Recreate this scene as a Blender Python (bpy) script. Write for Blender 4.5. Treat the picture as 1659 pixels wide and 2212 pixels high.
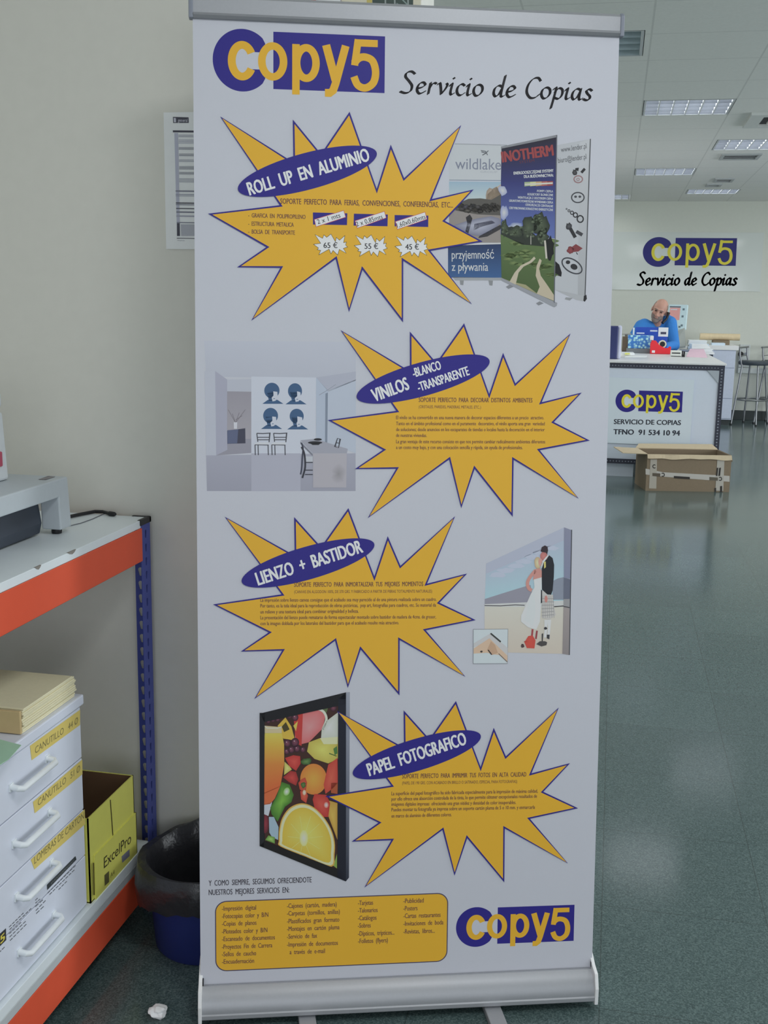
import bpy, bmesh, math, random
import numpy as np
from mathutils import Vector, Matrix, noise
from mathutils.geometry import tessellate_polygon

random.seed(7)
for o in list(bpy.data.objects):
    bpy.data.objects.remove(o)
SC = bpy.context.scene
COL = SC.collection

# ------------------------------------------------------------------ camera
F, CX, CY = 2380.0, 829.5, 1106.0
CAM = Vector((0.0, 0.0, 1.5))
RC = Matrix(((0.9788949454, 0.0544417587, -0.1969791376),
             (0.2036397073, -0.1787661383, 0.9625868986),
             (0.0171917239, -0.9823842236, -0.1860797730)))   # columns: right, down, forward
cam_d = bpy.data.cameras.new('camera')
cam = bpy.data.objects.new('camera', cam_d)
COL.objects.link(cam)
cam_d.sensor_fit = 'HORIZONTAL'
cam_d.sensor_width = 36.0
cam_d.lens = 36.0 * F / 1659.0
cam_d.clip_start = 0.05
_r, _d, _f = RC.col[0], RC.col[1], RC.col[2]
cam.matrix_world = Matrix(((_r.x, -_d.x, -_f.x, CAM.x),
                           (_r.y, -_d.y, -_f.y, CAM.y),
                           (_r.z, -_d.z, -_f.z, CAM.z),
                           (0, 0, 0, 1)))
SC.camera = cam

# ------------------------------------------------------------------ world, light, exposure
SC.view_settings.view_transform = 'Standard'
SC.view_settings.look = 'None'
SC.view_settings.gamma = 1.0
SC.view_settings.use_curve_mapping = False
SC.view_settings.exposure = -0.33
W = bpy.data.worlds.new('daylight')
SC.world = W
W.use_nodes = True
W.node_tree.nodes['Background'].inputs[0].default_value = (0.86, 0.93, 1.0, 1)
W.node_tree.nodes['Background'].inputs[1].default_value = 0.74
TUBE_POWER = 3.0        # emission of the fluorescent tubes


def area(name, loc, rot, sx, sy, power, col):
    l = bpy.data.lights.new(name, 'AREA')
    l.shape = 'RECTANGLE'
    l.size, l.size_y, l.energy, l.color = sx, sy, power, col
    o = bpy.data.objects.new(name, l)
    o.location, o.rotation_euler = loc, rot
    COL.objects.link(o)
    return o


# added soft fill lamps: behind the camera and along the open right side
area('rear_fill_light', (1.6, -3.6, 1.5), (math.radians(90), 0, 0), 4.2, 2.0, 58, (0.90, 0.95, 1.0))
area('side_fill_light', (7.4, 7.0, 1.6), (math.radians(90), 0, math.radians(90)), 10.0, 2.2, 430, (0.90, 0.96, 1.0))
# fill lights added under the ceiling, out of view or behind the banner
for _x, _y, _e in ((0.4, 4.6, 15), (2.3, 2.6, 24), (2.3, 6.4, 18), (0.5, 0.8, 24), (3.0, 10.2, 30), (3.0, 13.6, 30), (-1.4, 6.0, 20), (-1.4, 10.0, 24), (-1.4, 13.6, 24)):
    area('ceiling_fill_light', (_x, _y, 2.91), (0, 0, 0), 0.58, 0.58, _e, (0.96, 0.98, 1.0))


# ------------------------------------------------------------------ survey helpers: where a sight line meets a plane of the room
def ray(px, py):
    return RC @ Vector(((px - CX) / F, (py - CY) / F, 1.0))


def at_x(px, py, x):
    r = ray(px, py)
    return CAM + r * ((x - CAM.x) / r.x)


def at_y(px, py, y):
    r = ray(px, py)
    return CAM + r * ((y - CAM.y) / r.y)


def at_z(px, py, z):
    r = ray(px, py)
    return CAM + r * ((z - CAM.z) / r.z)


def lin(c):
    c = c / 255.0
    return c / 12.92 if c <= 0.04045 else ((c + 0.055) / 1.055) ** 2.4


def A(r, g, b, k=1.75):
    """pigment colour of a thing seen as r,g,b in the dull light of the shop"""
    return tuple(min(0.93, lin(v) * k) for v in (r, g, b))


# ------------------------------------------------------------------ materials
MATS = {}


def mat(name, rgb, rough=0.55, metal=0.0, var=0.06, scale=40.0, bump=0.0, coat=0.0, emit=None, estr=0.0, spec=0.5):
    if name in MATS:
        return MATS[name]
    m = bpy.data.materials.new(name)
    m.use_nodes = True
    nt = m.node_tree
    b = nt.nodes['Principled BSDF']
    b.inputs['Roughness'].default_value = rough
    b.inputs['Metallic'].default_value = metal
    b.inputs['Specular IOR Level'].default_value = spec
    b.inputs['Coat Weight'].default_value = coat
    tc = nt.nodes.new('ShaderNodeTexCoord')
    ns = nt.nodes.new('ShaderNodeTexNoise')
    ns.inputs['Scale'].default_value = scale
    ns.inputs['Detail'].default_value = 4
    nt.links.new(tc.outputs['Object'], ns.inputs['Vector'])
    mx = nt.nodes.new('ShaderNodeMix')
    mx.data_type = 'RGBA'
    mx.inputs[6].default_value = (*[c * (1 - var) for c in rgb], 1)
    mx.inputs[7].default_value = (*[min(1, c * (1 + var)) for c in rgb], 1)
    nt.links.new(ns.outputs['Fac'], mx.inputs[0])
    nt.links.new(mx.outputs[2], b.inputs['Base Color'])
    if bump:
        bp_ = nt.nodes.new('ShaderNodeBump')
        bp_.inputs['Strength'].default_value = bump
        bp_.inputs['Distance'].default_value = 0.01
        nt.links.new(ns.outputs['Fac'], bp_.inputs['Height'])
        nt.links.new(bp_.outputs['Normal'], b.inputs['Normal'])
    if emit:
        b.inputs['Emission Color'].default_value = (*emit, 1)
        b.inputs['Emission Strength'].default_value = estr
    MATS[name] = m
    return m


def ink_mat(name='printed_ink', rough=0.5, spec=0.35):
    m = bpy.data.materials.new(name)
    m.use_nodes = True
    nt = m.node_tree
    b = nt.nodes['Principled BSDF']
    a = nt.nodes.new('ShaderNodeAttribute')
    a.attribute_name = 'ink'
    nt.links.new(a.outputs['Color'], b.inputs['Base Color'])
    b.inputs['Roughness'].default_value = rough
    b.inputs['Specular IOR Level'].default_value = spec
    MATS[name] = m
    return m


INK = ink_mat()


def node(nt, t, **kw):
    n = nt.nodes.new(t)
    for k, v in kw.items():
        setattr(n, k, v)
    return n


def mathn(nt, op, a, b=None):
    n = node(nt, 'ShaderNodeMath', operation=op)
    for i, v in enumerate((a, b)):
        if v is None:
            continue
        if hasattr(v, 'links') or hasattr(v, 'is_output'):
            nt.links.new(v, n.inputs[i])
        else:
            n.inputs[i].default_value = v
    return n.outputs[0]


def joint_mask(nt, coord, x0, dx, y0, dy, w):
    """1 on the joints of a rectangular grid"""
    sep = node(nt, 'ShaderNodeSeparateXYZ')
    nt.links.new(coord, sep.inputs[0])
    out = []
    for ax, o, d in ((0, x0, dx), (1, y0, dy)):
        t = mathn(nt, 'SUBTRACT', sep.outputs[ax], o)
        t = mathn(nt, 'DIVIDE', t, d)
        t = mathn(nt, 'ADD', t, 0.5)
        t = mathn(nt, 'FRACT', t)
        t = mathn(nt, 'SUBTRACT', t, 0.5)
        t = mathn(nt, 'ABSOLUTE', t)
        t = mathn(nt, 'MULTIPLY', t, d)
        out.append(mathn(nt, 'LESS_THAN', t, w))
    return mathn(nt, 'MAXIMUM', out[0], out[1])


def floor_mat():
    m = bpy.data.materials.new('terrazzo_tiles')
    m.use_nodes = True
    nt = m.node_tree
    b = nt.nodes['Principled BSDF']
    tc = node(nt, 'ShaderNodeTexCoord')
    co = tc.outputs['Object']
    v1 = node(nt, 'ShaderNodeTexVoronoi')
    v1.inputs['Scale'].default_value = 340
    nt.links.new(co, v1.inputs['Vector'])
    n1 = node(nt, 'ShaderNodeTexNoise')
    n1.inputs['Scale'].default_value = 160
    n1.inputs['Detail'].default_value = 6
    nt.links.new(co, n1.inputs['Vector'])
    n2 = node(nt, 'ShaderNodeTexNoise')
    n2.inputs['Scale'].default_value = 1.6
    nt.links.new(co, n2.inputs['Vector'])
    ramp = node(nt, 'ShaderNodeValToRGB')
    e = ramp.color_ramp.elements
    e[0].position, e[0].color = 0.15, (0.045, 0.072, 0.072, 1)
    e[1].position, e[1].color = 0.95, (0.165, 0.225, 0.222, 1)
    mid = e.new(0.5)
    mid.color = (0.085, 0.128, 0.126, 1)
    sep = node(nt, 'ShaderNodeSeparateColor')
    nt.links.new(v1.outputs['Color'], sep.inputs[0])
    s = mathn(nt, 'MULTIPLY', sep.outputs[0], 0.55)
    s2 = mathn(nt, 'MULTIPLY', n1.outputs['Fac'], 0.45)
    nt.links.new(mathn(nt, 'ADD', s, s2), ramp.inputs[0])
    # slight tone change from tile to tile
    sc = node(nt, 'ShaderNodeVectorMath', operation='SUBTRACT')
    nt.links.new(co, sc.inputs[0])
    sc.inputs[1].default_value = (0.045, 2.212, 0)
    dv = node(nt, 'ShaderNodeVectorMath', operation='DIVIDE')
    nt.links.new(sc.outputs[0], dv.inputs[0])
    dv.inputs[1].default_value = (0.4035, 0.4285, 1)
    fl = node(nt, 'ShaderNodeVectorMath', operation='FLOOR')
    nt.links.new(dv.outputs[0], fl.inputs[0])
    wn = node(nt, 'ShaderNodeTexWhiteNoise')
    nt.links.new(fl.outputs[0], wn.inputs['Vector'])
    tone = mathn(nt, 'ADD', mathn(nt, 'MULTIPLY', wn.outputs['Value'], 0.12), 0.94)
    mx = node(nt, 'ShaderNodeMix', data_type='RGBA', blend_type='MULTIPLY')
    mx.inputs[0].default_value = 1.0
    nt.links.new(ramp.outputs[0], mx.inputs[6])
    nt.links.new(tone, mx.inputs[7])
    jm = joint_mask(nt, co, 0.045, 0.4035, 2.212, 0.4285, 0.0013)
    mj = node(nt, 'ShaderNodeMix', data_type='RGBA')
    nt.links.new(mathn(nt, 'MULTIPLY', jm, 0.5), mj.inputs[0])
    nt.links.new(mx.outputs[2], mj.inputs[6])
    mj.inputs[7].default_value = (0.03, 0.035, 0.033, 1)
    nt.links.new(mj.outputs[2], b.inputs['Base Color'])
    r = mathn(nt, 'ADD', mathn(nt, 'MULTIPLY', n2.outputs['Fac'], 0.08), 0.10)
    nt.links.new(r, b.inputs['Roughness'])
    b.inputs['Specular IOR Level'].default_value = 0.5
    return m


def ceiling_mat():
    m = bpy.data.materials.new('mineral_fibre_tiles')
    m.use_nodes = True
    nt = m.node_tree
    b = nt.nodes['Principled BSDF']
    tc = node(nt, 'ShaderNodeTexCoord')
    co = tc.outputs['Object']
    n1 = node(nt, 'ShaderNodeTexNoise')
    n1.inputs['Scale'].default_value = 60
    nt.links.new(co, n1.inputs['Vector'])
    ramp = node(nt, 'ShaderNodeValToRGB')
    e = ramp.color_ramp.elements
    e[0].color = (0.80, 0.80, 0.77, 1)
    e[1].color = (0.88, 0.88, 0.85, 1)
    nt.links.new(n1.outputs['Fac'], ramp.inputs[0])
    jm = joint_mask(nt, co, 0.10, 0.63, 8.31, 0.65, 0.005)
    mj = node(nt, 'ShaderNodeMix', data_type='RGBA')
    nt.links.new(mathn(nt, 'MULTIPLY', jm, 0.24), mj.inputs[0])
    nt.links.new(ramp.outputs[0], mj.inputs[6])
    mj.inputs[7].default_value = (0.25, 0.25, 0.25, 1)
    nt.links.new(mj.outputs[2], b.inputs['Base Color'])
    b.inputs['Roughness'].default_value = 0.9
    return m


# ------------------------------------------------------------------ mesh builder
class MB:
    def __init__(s):
        s.v, s.f, s.m = [], [], []

    def add(s, verts, faces, mi=0):
        k = len(s.v)
        s.v += [tuple(v) for v in verts]
        s.f += [tuple(i + k for i in f) for f in faces]
        s.m += [mi] * len(faces)
        return s

    def box(s, x0, x1, y0, y1, z0, z1, mi=0, M=None):
        vs = [Vector((x, y, z)) for z in (z0, z1) for y in (y0, y1) for x in (x0, x1)]
        if M is not None:
            vs = [M @ v for v in vs]
        return s.add(vs, [(0, 2, 3, 1), (4, 5, 7, 6), (0, 1, 5, 4), (2, 6, 7, 3), (0, 4, 6, 2), (1, 3, 7, 5)], mi)

    def prism(s, bot, top, mi=0):
        """two matching outlines (3-D) joined by side faces"""
        n = len(bot)
        return s.add(list(bot) + list(top), [tuple(range(n))[::-1], tuple(range(n, 2 * n))] +
                     [(i, (i + 1) % n, n + (i + 1) % n, n + i) for i in range(n)], mi)

    def tube(s, path, r, n=10, mi=0, cap=True):
        path = [Vector(p) for p in path]
        rs = r if isinstance(r, (list, tuple)) else [r] * len(path)
        rings = []
        up = Vector((0, 0, 1))
        prev = None
        for i, p in enumerate(path):
            t = (path[min(i + 1, len(path) - 1)] - path[max(i - 1, 0)]).normalized()
            if prev is None:
                a = up if abs(t.dot(up)) < 0.9 else Vector((1, 0, 0))
                prev = (a - t * a.dot(t)).normalized()
            else:
                prev = (prev - t * prev.dot(t)).normalized()
            q = t.cross(prev)
            rings.append([p + (prev * math.cos(2 * math.pi * j / n) + q * math.sin(2 * math.pi * j / n)) * rs[i] for j in range(n)])
        vs = [v for rg in rings for v in rg]
        fs = []
        for i in range(len(rings) - 1):
            for j in range(n):
                fs.append((i * n + j, i * n + (j + 1) % n, (i + 1) * n + (j + 1) % n, (i + 1) * n + j))
        if cap:
            fs.append(tuple(range(n))[::-1])
            fs.append(tuple((len(rings) - 1) * n + j for j in range(n)))
        return s.add(vs, fs, mi)

    def lathe(s, c, prof, n=32, mi=0, close=False):
        """prof: list of (radius, z) about the vertical through c"""
        vs = []
        for r, z in prof:
            for j in range(n):
                a = 2 * math.pi * j / n
                vs.append((c[0] + r * math.cos(a), c[1] + r * math.sin(a), c[2] + z))
        fs = []
        for i in range(len(prof) - 1):
            for j in range(n):
                fs.append((i * n + j, i * n + (j + 1) % n, (i + 1) * n + (j + 1) % n, (i + 1) * n + j))
        if close:
            fs.append(tuple(range(n))[::-1])
            fs.append(tuple((len(prof) - 1) * n + j for j in range(n)))
        return s.add(vs, fs, mi)

    def plate(s, outline, holes, to3d, mi=0):
        """flat sheet with holes; outline and holes are 2-D, to3d lays them in the room"""
        loops = [[Vector((p[0], p[1], 0)) for p in L] for L in [outline] + list(holes)]
        flat = [p for L in loops for p in L]
        return s.add([to3d(p.x, p.y) for p in flat], tessellate_polygon(loops), mi)

    def build(s, name, mats, parent=None, bevel=0.0, smooth=False, solid=0.0, seg=2):
        me = bpy.data.meshes.new(name)
        me.from_pydata(s.v, [], s.f)
        if not isinstance(mats, (list, tuple)):
            mats = [mats]
        for mm in mats:
            me.materials.append(mm)
        for p, mi in zip(me.polygons, s.m):
            p.material_index = mi
        bm = bmesh.new()
        bm.from_mesh(me)
        bmesh.ops.recalc_face_normals(bm, faces=bm.faces)
        bm.to_mesh(me)
        bm.free()
        if smooth:
            me.shade_smooth()
            try:
                me.set_sharp_from_angle(angle=math.radians(40))
            except Exception:
                pass
        o = bpy.data.objects.new(name, me)
        COL.objects.link(o)
        if solid:
            md = o.modifiers.new('thickness', 'SOLIDIFY')
            md.thickness = solid
            md.offset = 0
        if bevel:
            md = o.modifiers.new('bevel', 'BEVEL')
            md.width, md.segments, md.limit_method, md.angle_limit = bevel, seg, 'ANGLE', math.radians(40)
        if parent is not None:
            attach(o, parent)
        return o


def attach(o, parent):
    o.parent = parent
    m = Matrix.Identity(4)
    p = parent
    while p is not None:
        m = (Matrix.Translation(p.location) @ p.rotation_euler.to_matrix().to_4x4()) @ m if p.parent is None else m
        p = p.parent
    o.matrix_parent_inverse = m.inverted() if parent.parent is None and parent.type == 'EMPTY' else Matrix.Identity(4)


def thing(name, label, cat, loc=(0, 0, 0), group=None):
    o = bpy.data.objects.new(name, None)
    o.empty_display_size = 0.1
    o.location = loc
    COL.objects.link(o)
    return tag(o, label, cat, group)


def tag(o, label, cat, group=None):
    o['label'] = label
    o['category'] = cat
    if group:
        o['group'] = group
    return o


def struct(o):
    o['kind'] = 'structure'
    return o


def dup(root, move, label, group=None):
    r = root.copy()
    COL.objects.link(r)
    r.location = Vector(root.location) + Vector(move)
    tag(r, label, root['category'], group)
    for ch in root.children:
        c = ch.copy()
        COL.objects.link(c)
        c.parent = r
        c.matrix_parent_inverse = ch.matrix_parent_inverse.copy()
        for g in ch.children:
            d = g.copy()
            COL.objects.link(d)
            d.parent = c
            d.matrix_parent_inverse = g.matrix_parent_inverse.copy()
    return r


# ------------------------------------------------------------------ printing: flat ink shapes laid on a surface
TXT = {}


def text_geo(s, bold=0.0, shear=0.0):
    k = (s, bold, shear)
    if k not in TXT:
        cu = bpy.data.curves.new('t', 'FONT')
        cu.body, cu.size, cu.offset, cu.shear = s, 1.0, bold, shear
        cu.resolution_u = 3 if len(s) < 40 else 2
        ob = bpy.data.objects.new('t', cu)
        me = ob.to_mesh()
        vs = [(v.co.x, v.co.y) for v in me.vertices]
        fs = [tuple(p.vertices) for p in me.polygons]
        ob.to_mesh_clear()
        bpy.data.objects.remove(ob)
        bpy.data.curves.remove(cu)
        TXT[k] = (vs, fs)
    return TXT[k]


CAP = None


def cap_height():
    global CAP
    if CAP is None:
        ys = [v[1] for v in text_geo('H')[0]]
        CAP = max(ys)
    return CAP


def smooth_path(pts, n=7, closed=False):
    P = [np.array(p, float) for p in pts]
    out = []
    m = len(P)
    rng = range(m if closed else m - 1)
    for i in rng:
        g = (lambda k: P[k % m]) if closed else (lambda k: P[min(max(k, 0), m - 1)])
        p0, p1, p2, p3 = g(i - 1), g(i), g(i + 1), g(i + 2)
        for j in range(n):
            t = j / n
            out.append(0.5 * ((2 * p1) + (-p0 + p2) * t + (2 * p0 - 5 * p1 + 4 * p2 - p3) * t * t + (-p0 + 3 * p1 - 3 * p2 + p3) * t ** 3))
    if not closed:
        out.append(P[-1])
    return [tuple(p) for p in out]


def ribbon(path, w, closed=False):
    """list of quads following a path"""
    P = [np.array(p, float) for p in path]
    n = len(P)
    L, Rr = [], []
    for i in range(n):
        a = P[(i - 1) % n] if (closed or i > 0) else P[i]
        b = P[(i + 1) % n] if (closed or i < n - 1) else P[i]
        t = b - a
        t = t / (np.linalg.norm(t) + 1e-12)
        nn = np.array((-t[1], t[0]))
        k = 1.0
        if closed or 0 < i < n - 1:
            d1 = P[i] - a
            d1 = d1 / (np.linalg.norm(d1) + 1e-12)
            k = 1.0 / max(0.5, abs(np.dot(np.array((-d1[1], d1[0])), nn)))
        L.append(P[i] + nn * w * 0.5 * k)
        Rr.append(P[i] - nn * w * 0.5 * k)
    q = []
    for i in range(n if closed else n - 1):
        j = (i + 1) % n
        q.append([tuple(L[i]), tuple(L[j]), tuple(Rr[j]), tuple(Rr[i])])
    return q


def ell(cx, cy, rx, ry, a0=0, a1=360, n=40, rot=0):
    out = []
    c, s = math.cos(math.radians(rot)), math.sin(math.radians(rot))
    full = abs(a1 - a0) >= 360
    m = n if full else n + 1
    for i in range(m):
        a = math.radians(a0 + (a1 - a0) * i / n)
        x, y = rx * math.cos(a), ry * math.sin(a)
        out.append((cx + x * c - y * s, cy + x * s + y * c))
    return out


def inset(poly, t):
    P = [np.array(p, float) for p in poly]
    n = len(P)
    ar = sum(P[i][0] * P[(i + 1) % n][1] - P[(i + 1) % n][0] * P[i][1] for i in range(n))
    sg = 1 if ar > 0 else -1
    out = []
    for i in range(n):
        a, b, c = P[i - 1], P[i], P[(i + 1) % n]
        d1, d2 = b - a, c - b
        d1, d2 = d1 / np.linalg.norm(d1), d2 / np.linalg.norm(d2)
        n1, n2 = sg * np.array((-d1[1], d1[0])), sg * np.array((-d2[1], d2[0]))
        bis = n1 + n2
        k = t / max(0.12, 0.5 * (1 + np.dot(n1, n2)))
        out.append(tuple(b + bis * 0.5 * k))
    return out


class Art:
    """collects ink shapes; uv = maps the drawing's own coordinates to metres on the surface"""
    def __init__(s, to3d, uv=None, step=0.00008, sat=1.0, gain=1.0):
        s.to3d, s.uv, s.step = to3d, uv or (lambda x, y: (x, y)), step
        s.v, s.f, s.c = [], [], []
        s.sat, s.gain = sat, gain          # how faded the ink is

    def _put(s, pts, faces, cols, layer, raw=False):
        k = len(s.v)
        for p in pts:
            u, w = p if raw else s.uv(*p)
            s.v.append(tuple(s.to3d(u, w, layer * s.step)))
        for f in faces:
            s.f.append(tuple(i + k for i in f))
        s.c += cols

    def poly(s, pts, col, layer=1, cols=None, raw=False):
        pts = [tuple(p) for p in pts]
        if len(pts) <= 4 and cols:
            faces = [tuple(range(len(pts)))]
        else:
            faces = tessellate_polygon([[Vector((p[0], p[1], 0)) for p in pts]])
        s._put(pts, faces, list(cols) if cols else [col] * len(pts), layer, raw)

    def grad(s, pts4, c_top, c_bot, layer=1, rows=6):
        """quad tl,tr,br,bl with a printed colour run"""
        tl, tr, br, bl = [np.array(p, float) for p in pts4]
        for i in range(rows):
            a, b = i / rows, (i + 1) / rows
            q = [tl + (bl - tl) * a, tr + (br - tr) * a, tr + (br - tr) * b, tl + (bl - tl) * b]
            mixc = lambda t: tuple(c_top[k] * (1 - t) + c_bot[k] * t for k in range(3))
            s.poly(q, None, layer, cols=[mixc(a), mixc(a), mixc(b), mixc(b)])

    def fan(s, pts, c_mid, c_rim, layer=1, mid=None):
        """blob whose printed colour changes from the middle to the rim"""
        m = mid or tuple(np.mean(np.array(pts), axis=0))
        n = len(pts)
        s._put([m] + list(pts), [(0, i + 1, (i + 1) % n + 1) for i in range(n)], [c_mid] + [c_rim] * n, layer)

    def line(s, path, w, col, layer=1, closed=False):
        for q in ribbon(path, w, closed):
            s.poly(q, col, layer)

    def text(s, t, p0, p1, cap, col, layer=2, bold=0.0, shear=0.0, raw=False):
        """lettering whose baseline runs p0..p1; cap = capital height, all in drawing units"""
        vs, fs = text_geo(t, 0.0, shear)
        if not vs:
            return
        xs = [v[0] for v in vs]
        x0, x1 = min(xs), max(xs)
        a, b = (p0, p1) if raw else (s.uv(*p0), s.uv(*p1))
        a, b = np.array(a, float), np.array(b, float)
        if raw:
            ch = cap
        else:
            mx, my = (p0[0] + p1[0]) / 2, (p0[1] + p1[1]) / 2
            ch = np.linalg.norm(np.array(s.uv(mx, my)) - np.array(s.uv(mx, my - cap)))
        d = b - a
        L = np.linalg.norm(d)
        d = d / L
        up = np.array((-d[1], d[0]))
        sx, sy = L / (x1 - x0), ch / cap_height()
        # heavier weights are overprinted with a slight shift
        n = 1 if bold <= 0 else (2 if bold < 0.012 else 4)
        for k in range(n):
            o = 0.0 if n == 1 else bold * 1.3 * (2 * k / (n - 1) - 1)
            oy = 0.0 if n < 4 else bold * 0.55 * (1 if k % 2 else -1)
            pts = [tuple(a + d * ((v[0] - x0) * sx + o * sy) + up * (v[1] + oy) * sy) for v in vs]
            s._put(pts, fs, [col] * len(pts), layer + 0.12 * k, raw=True)

    def pen(s, t, p0, p1, xh, col, layer=2, nib=0.2, thin=0.05, ang=40):
        """handwritten lettering drawn with a broad pen"""
        strokes, x = [], 0.0
        for ch in t:
            if ch == ' ':
                x += 0.62
                continue
            g, adv = GLYPH[ch]
            for st, cl in g:
                strokes.append([(px + x, py) for px, py in smooth_path(st, 6, cl)] + ([(st[0][0] + x, st[0][1])] if cl else []))
            x += adv
        xs = [p[0] for st in strokes for p in st]
        x0, x1 = min(xs), max(xs)
        a, b = np.array(s.uv(*p0)), np.array(s.uv(*p1))
        mx, my = (p0[0] + p1[0]) / 2, (p0[1] + p1[1]) / 2
        h = np.linalg.norm(np.array(s.uv(mx, my)) - np.array(s.uv(mx, my - xh)))
        d = b - a
        L = np.linalg.norm(d)
        d = d / L
        up = np.array((-d[1], d[0]))
        sx = L / (x1 - x0)
        ca, sa = math.cos(math.radians(ang)), math.sin(math.radians(ang))
        nb = [(ca * nib / 2 - sa * thin / 2, sa * nib / 2 + ca * thin / 2), (-ca * nib / 2 - sa * thin / 2, -sa * nib / 2 + ca * thin / 2),
              (-ca * nib / 2 + sa * thin / 2, -sa * nib / 2 - ca * thin / 2), (ca * nib / 2 + sa * thin / 2, sa * nib / 2 - ca * thin / 2)]
        f = lambda p: tuple(a + d * (p[0] - x0) * sx + up * p[1] * h)
        for st in strokes:
            for i in range(len(st) - 1):
                p, q = st[i], st[i + 1]
                hull = hull2([(p[0] + e[0], p[1] + e[1]) for e in nb] + [(q[0] + e[0], q[1] + e[1]) for e in nb])
                s.poly([f(v) for v in hull], col, layer, raw=True)

    def build(s, name, parent=None, m=None):
        me = bpy.data.meshes.new(name)
        me.from_pydata(s.v, [], s.f)
        me.materials.append(m or INK)
        at = me.color_attributes.new('ink', 'FLOAT_COLOR', 'POINT')
        buf = np.ones((len(s.v), 4), np.float32)
        c = np.array(s.c, np.float32)
        g = c @ np.array((0.3, 0.59, 0.11), np.float32)
        buf[:, :3] = (g[:, None] + (c - g[:, None]) * s.sat) * s.gain
        at.data.foreach_set('color', buf.ravel())
        o = bpy.data.objects.new(name, me)
        COL.objects.link(o)
        if parent is not None:
            attach(o, parent)
        return o


def hull2(pts):
    pts = sorted(set((round(p[0], 6), round(p[1], 6)) for p in pts))
    cr = lambda o, a, b: (a[0] - o[0]) * (b[1] - o[1]) - (a[1] - o[1]) * (b[0] - o[0])
    lo, up = [], []
    for p in pts:
        while len(lo) >= 2 and cr(lo[-2], lo[-1], p) <= 0:
            lo.pop()
        lo.append(p)
    for p in reversed(pts):
        while len(up) >= 2 and cr(up[-2], up[-1], p) <= 0:
            up.pop()
        up.append(p)
    return lo[:-1] + up[:-1]


GLYPH = {
    'S': ([([(1.12, 1.72), (0.85, 1.92), (0.5, 1.8), (0.4, 1.45), (0.68, 1.05), (0.9, 0.65), (0.78, 0.18), (0.4, 0.0), (0.0, 0.12)], False)], 1.2),
    'e': ([([(0.1, 0.45), (0.45, 0.55), (0.72, 0.78), (0.6, 1.0), (0.32, 0.92), (0.12, 0.55), (0.12, 0.2), (0.32, 0.0), (0.72, 0.22)], False)], 0.86),
    'r': ([([(0.28, 1.0), (0.1, 0.0)], False), ([(0.17, 0.45), (0.4, 0.88), (0.6, 1.0), (0.72, 0.93)], False)], 0.8),
    'v': ([([(0.05, 0.88), (0.2, 1.0), (0.27, 0.6), (0.3, 0.03)], False), ([(0.3, 0.03), (0.62, 0.5), (0.78, 0.85), (0.72, 1.0)], False)], 0.92),
    'i': ([([(0.06, 0.8), (0.24, 1.0), (0.1, 0.25), (0.16, 0.02), (0.36, 0.14)], False), ([(0.34, 1.5), (0.39, 1.45)], False)], 0.5),
    'c': ([([(0.7, 0.86), (0.5, 1.0), (0.22, 0.8), (0.1, 0.4), (0.2, 0.06), (0.42, 0.0), (0.68, 0.2)], False)], 0.82),
    'o': ([([(0.5, 1.0), (0.2, 0.82), (0.08, 0.4), (0.22, 0.03), (0.5, 0.08), (0.75, 0.45), (0.74, 0.85)], True)], 0.95),
    'd': ([([(0.72, 0.9), (0.48, 1.0), (0.18, 0.74), (0.08, 0.3), (0.22, 0.02), (0.48, 0.22), (0.72, 0.75)], False), ([(0.98, 1.9), (0.66, 0.3), (0.72, 0.02), (0.9, 0.12)], False)], 1.02),
    'C': ([([(1.25, 1.55), (1.05, 1.82), (0.65, 1.7), (0.28, 1.15), (0.18, 0.5), (0.45, 0.03), (0.85, 0.06), (1.15, 0.35)], False)], 1.25),
    'p': ([([(0.1, 0.85), (0.3, 1.0), (0.1, 0.0), (-0.1, -0.85)], False), ([(0.2, 0.62), (0.5, 0.98), (0.78, 0.86), (0.76, 0.4), (0.5, 0.03), (0.16, 0.12)], False)], 0.98),
    'a': ([([(0.74, 0.9), (0.48, 1.0), (0.18, 0.72), (0.08, 0.28), (0.22, 0.02), (0.48, 0.24), (0.74, 0.8)], False), ([(0.78, 1.0), (0.64, 0.25), (0.7, 0.02), (0.9, 0.14)], False)], 0.98),
    's': ([([(0.68, 0.86), (0.48, 1.0), (0.24, 0.86), (0.32, 0.6), (0.52, 0.36), (0.48, 0.1), (0.24, 0.0), (0.0, 0.1)], False)], 0.75),
}


def affine3(src, dst):
    """2-D affine map fitted to matching points"""
    S = np.array([[x, y, 1.0] for x, y in src])
    D = np.array(dst, float)
    M, *_ = np.linalg.lstsq(S, D, rcond=None)
    return lambda x, y: tuple(np.array([x, y, 1.0]) @ M)


YEL, BLU, WHT, BLK = A(204, 148, 44), A(38, 32, 110), A(212, 214, 218), A(30, 28, 32)
TXC = A(88, 54, 54)          # small brown print on the yellow bursts


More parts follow.
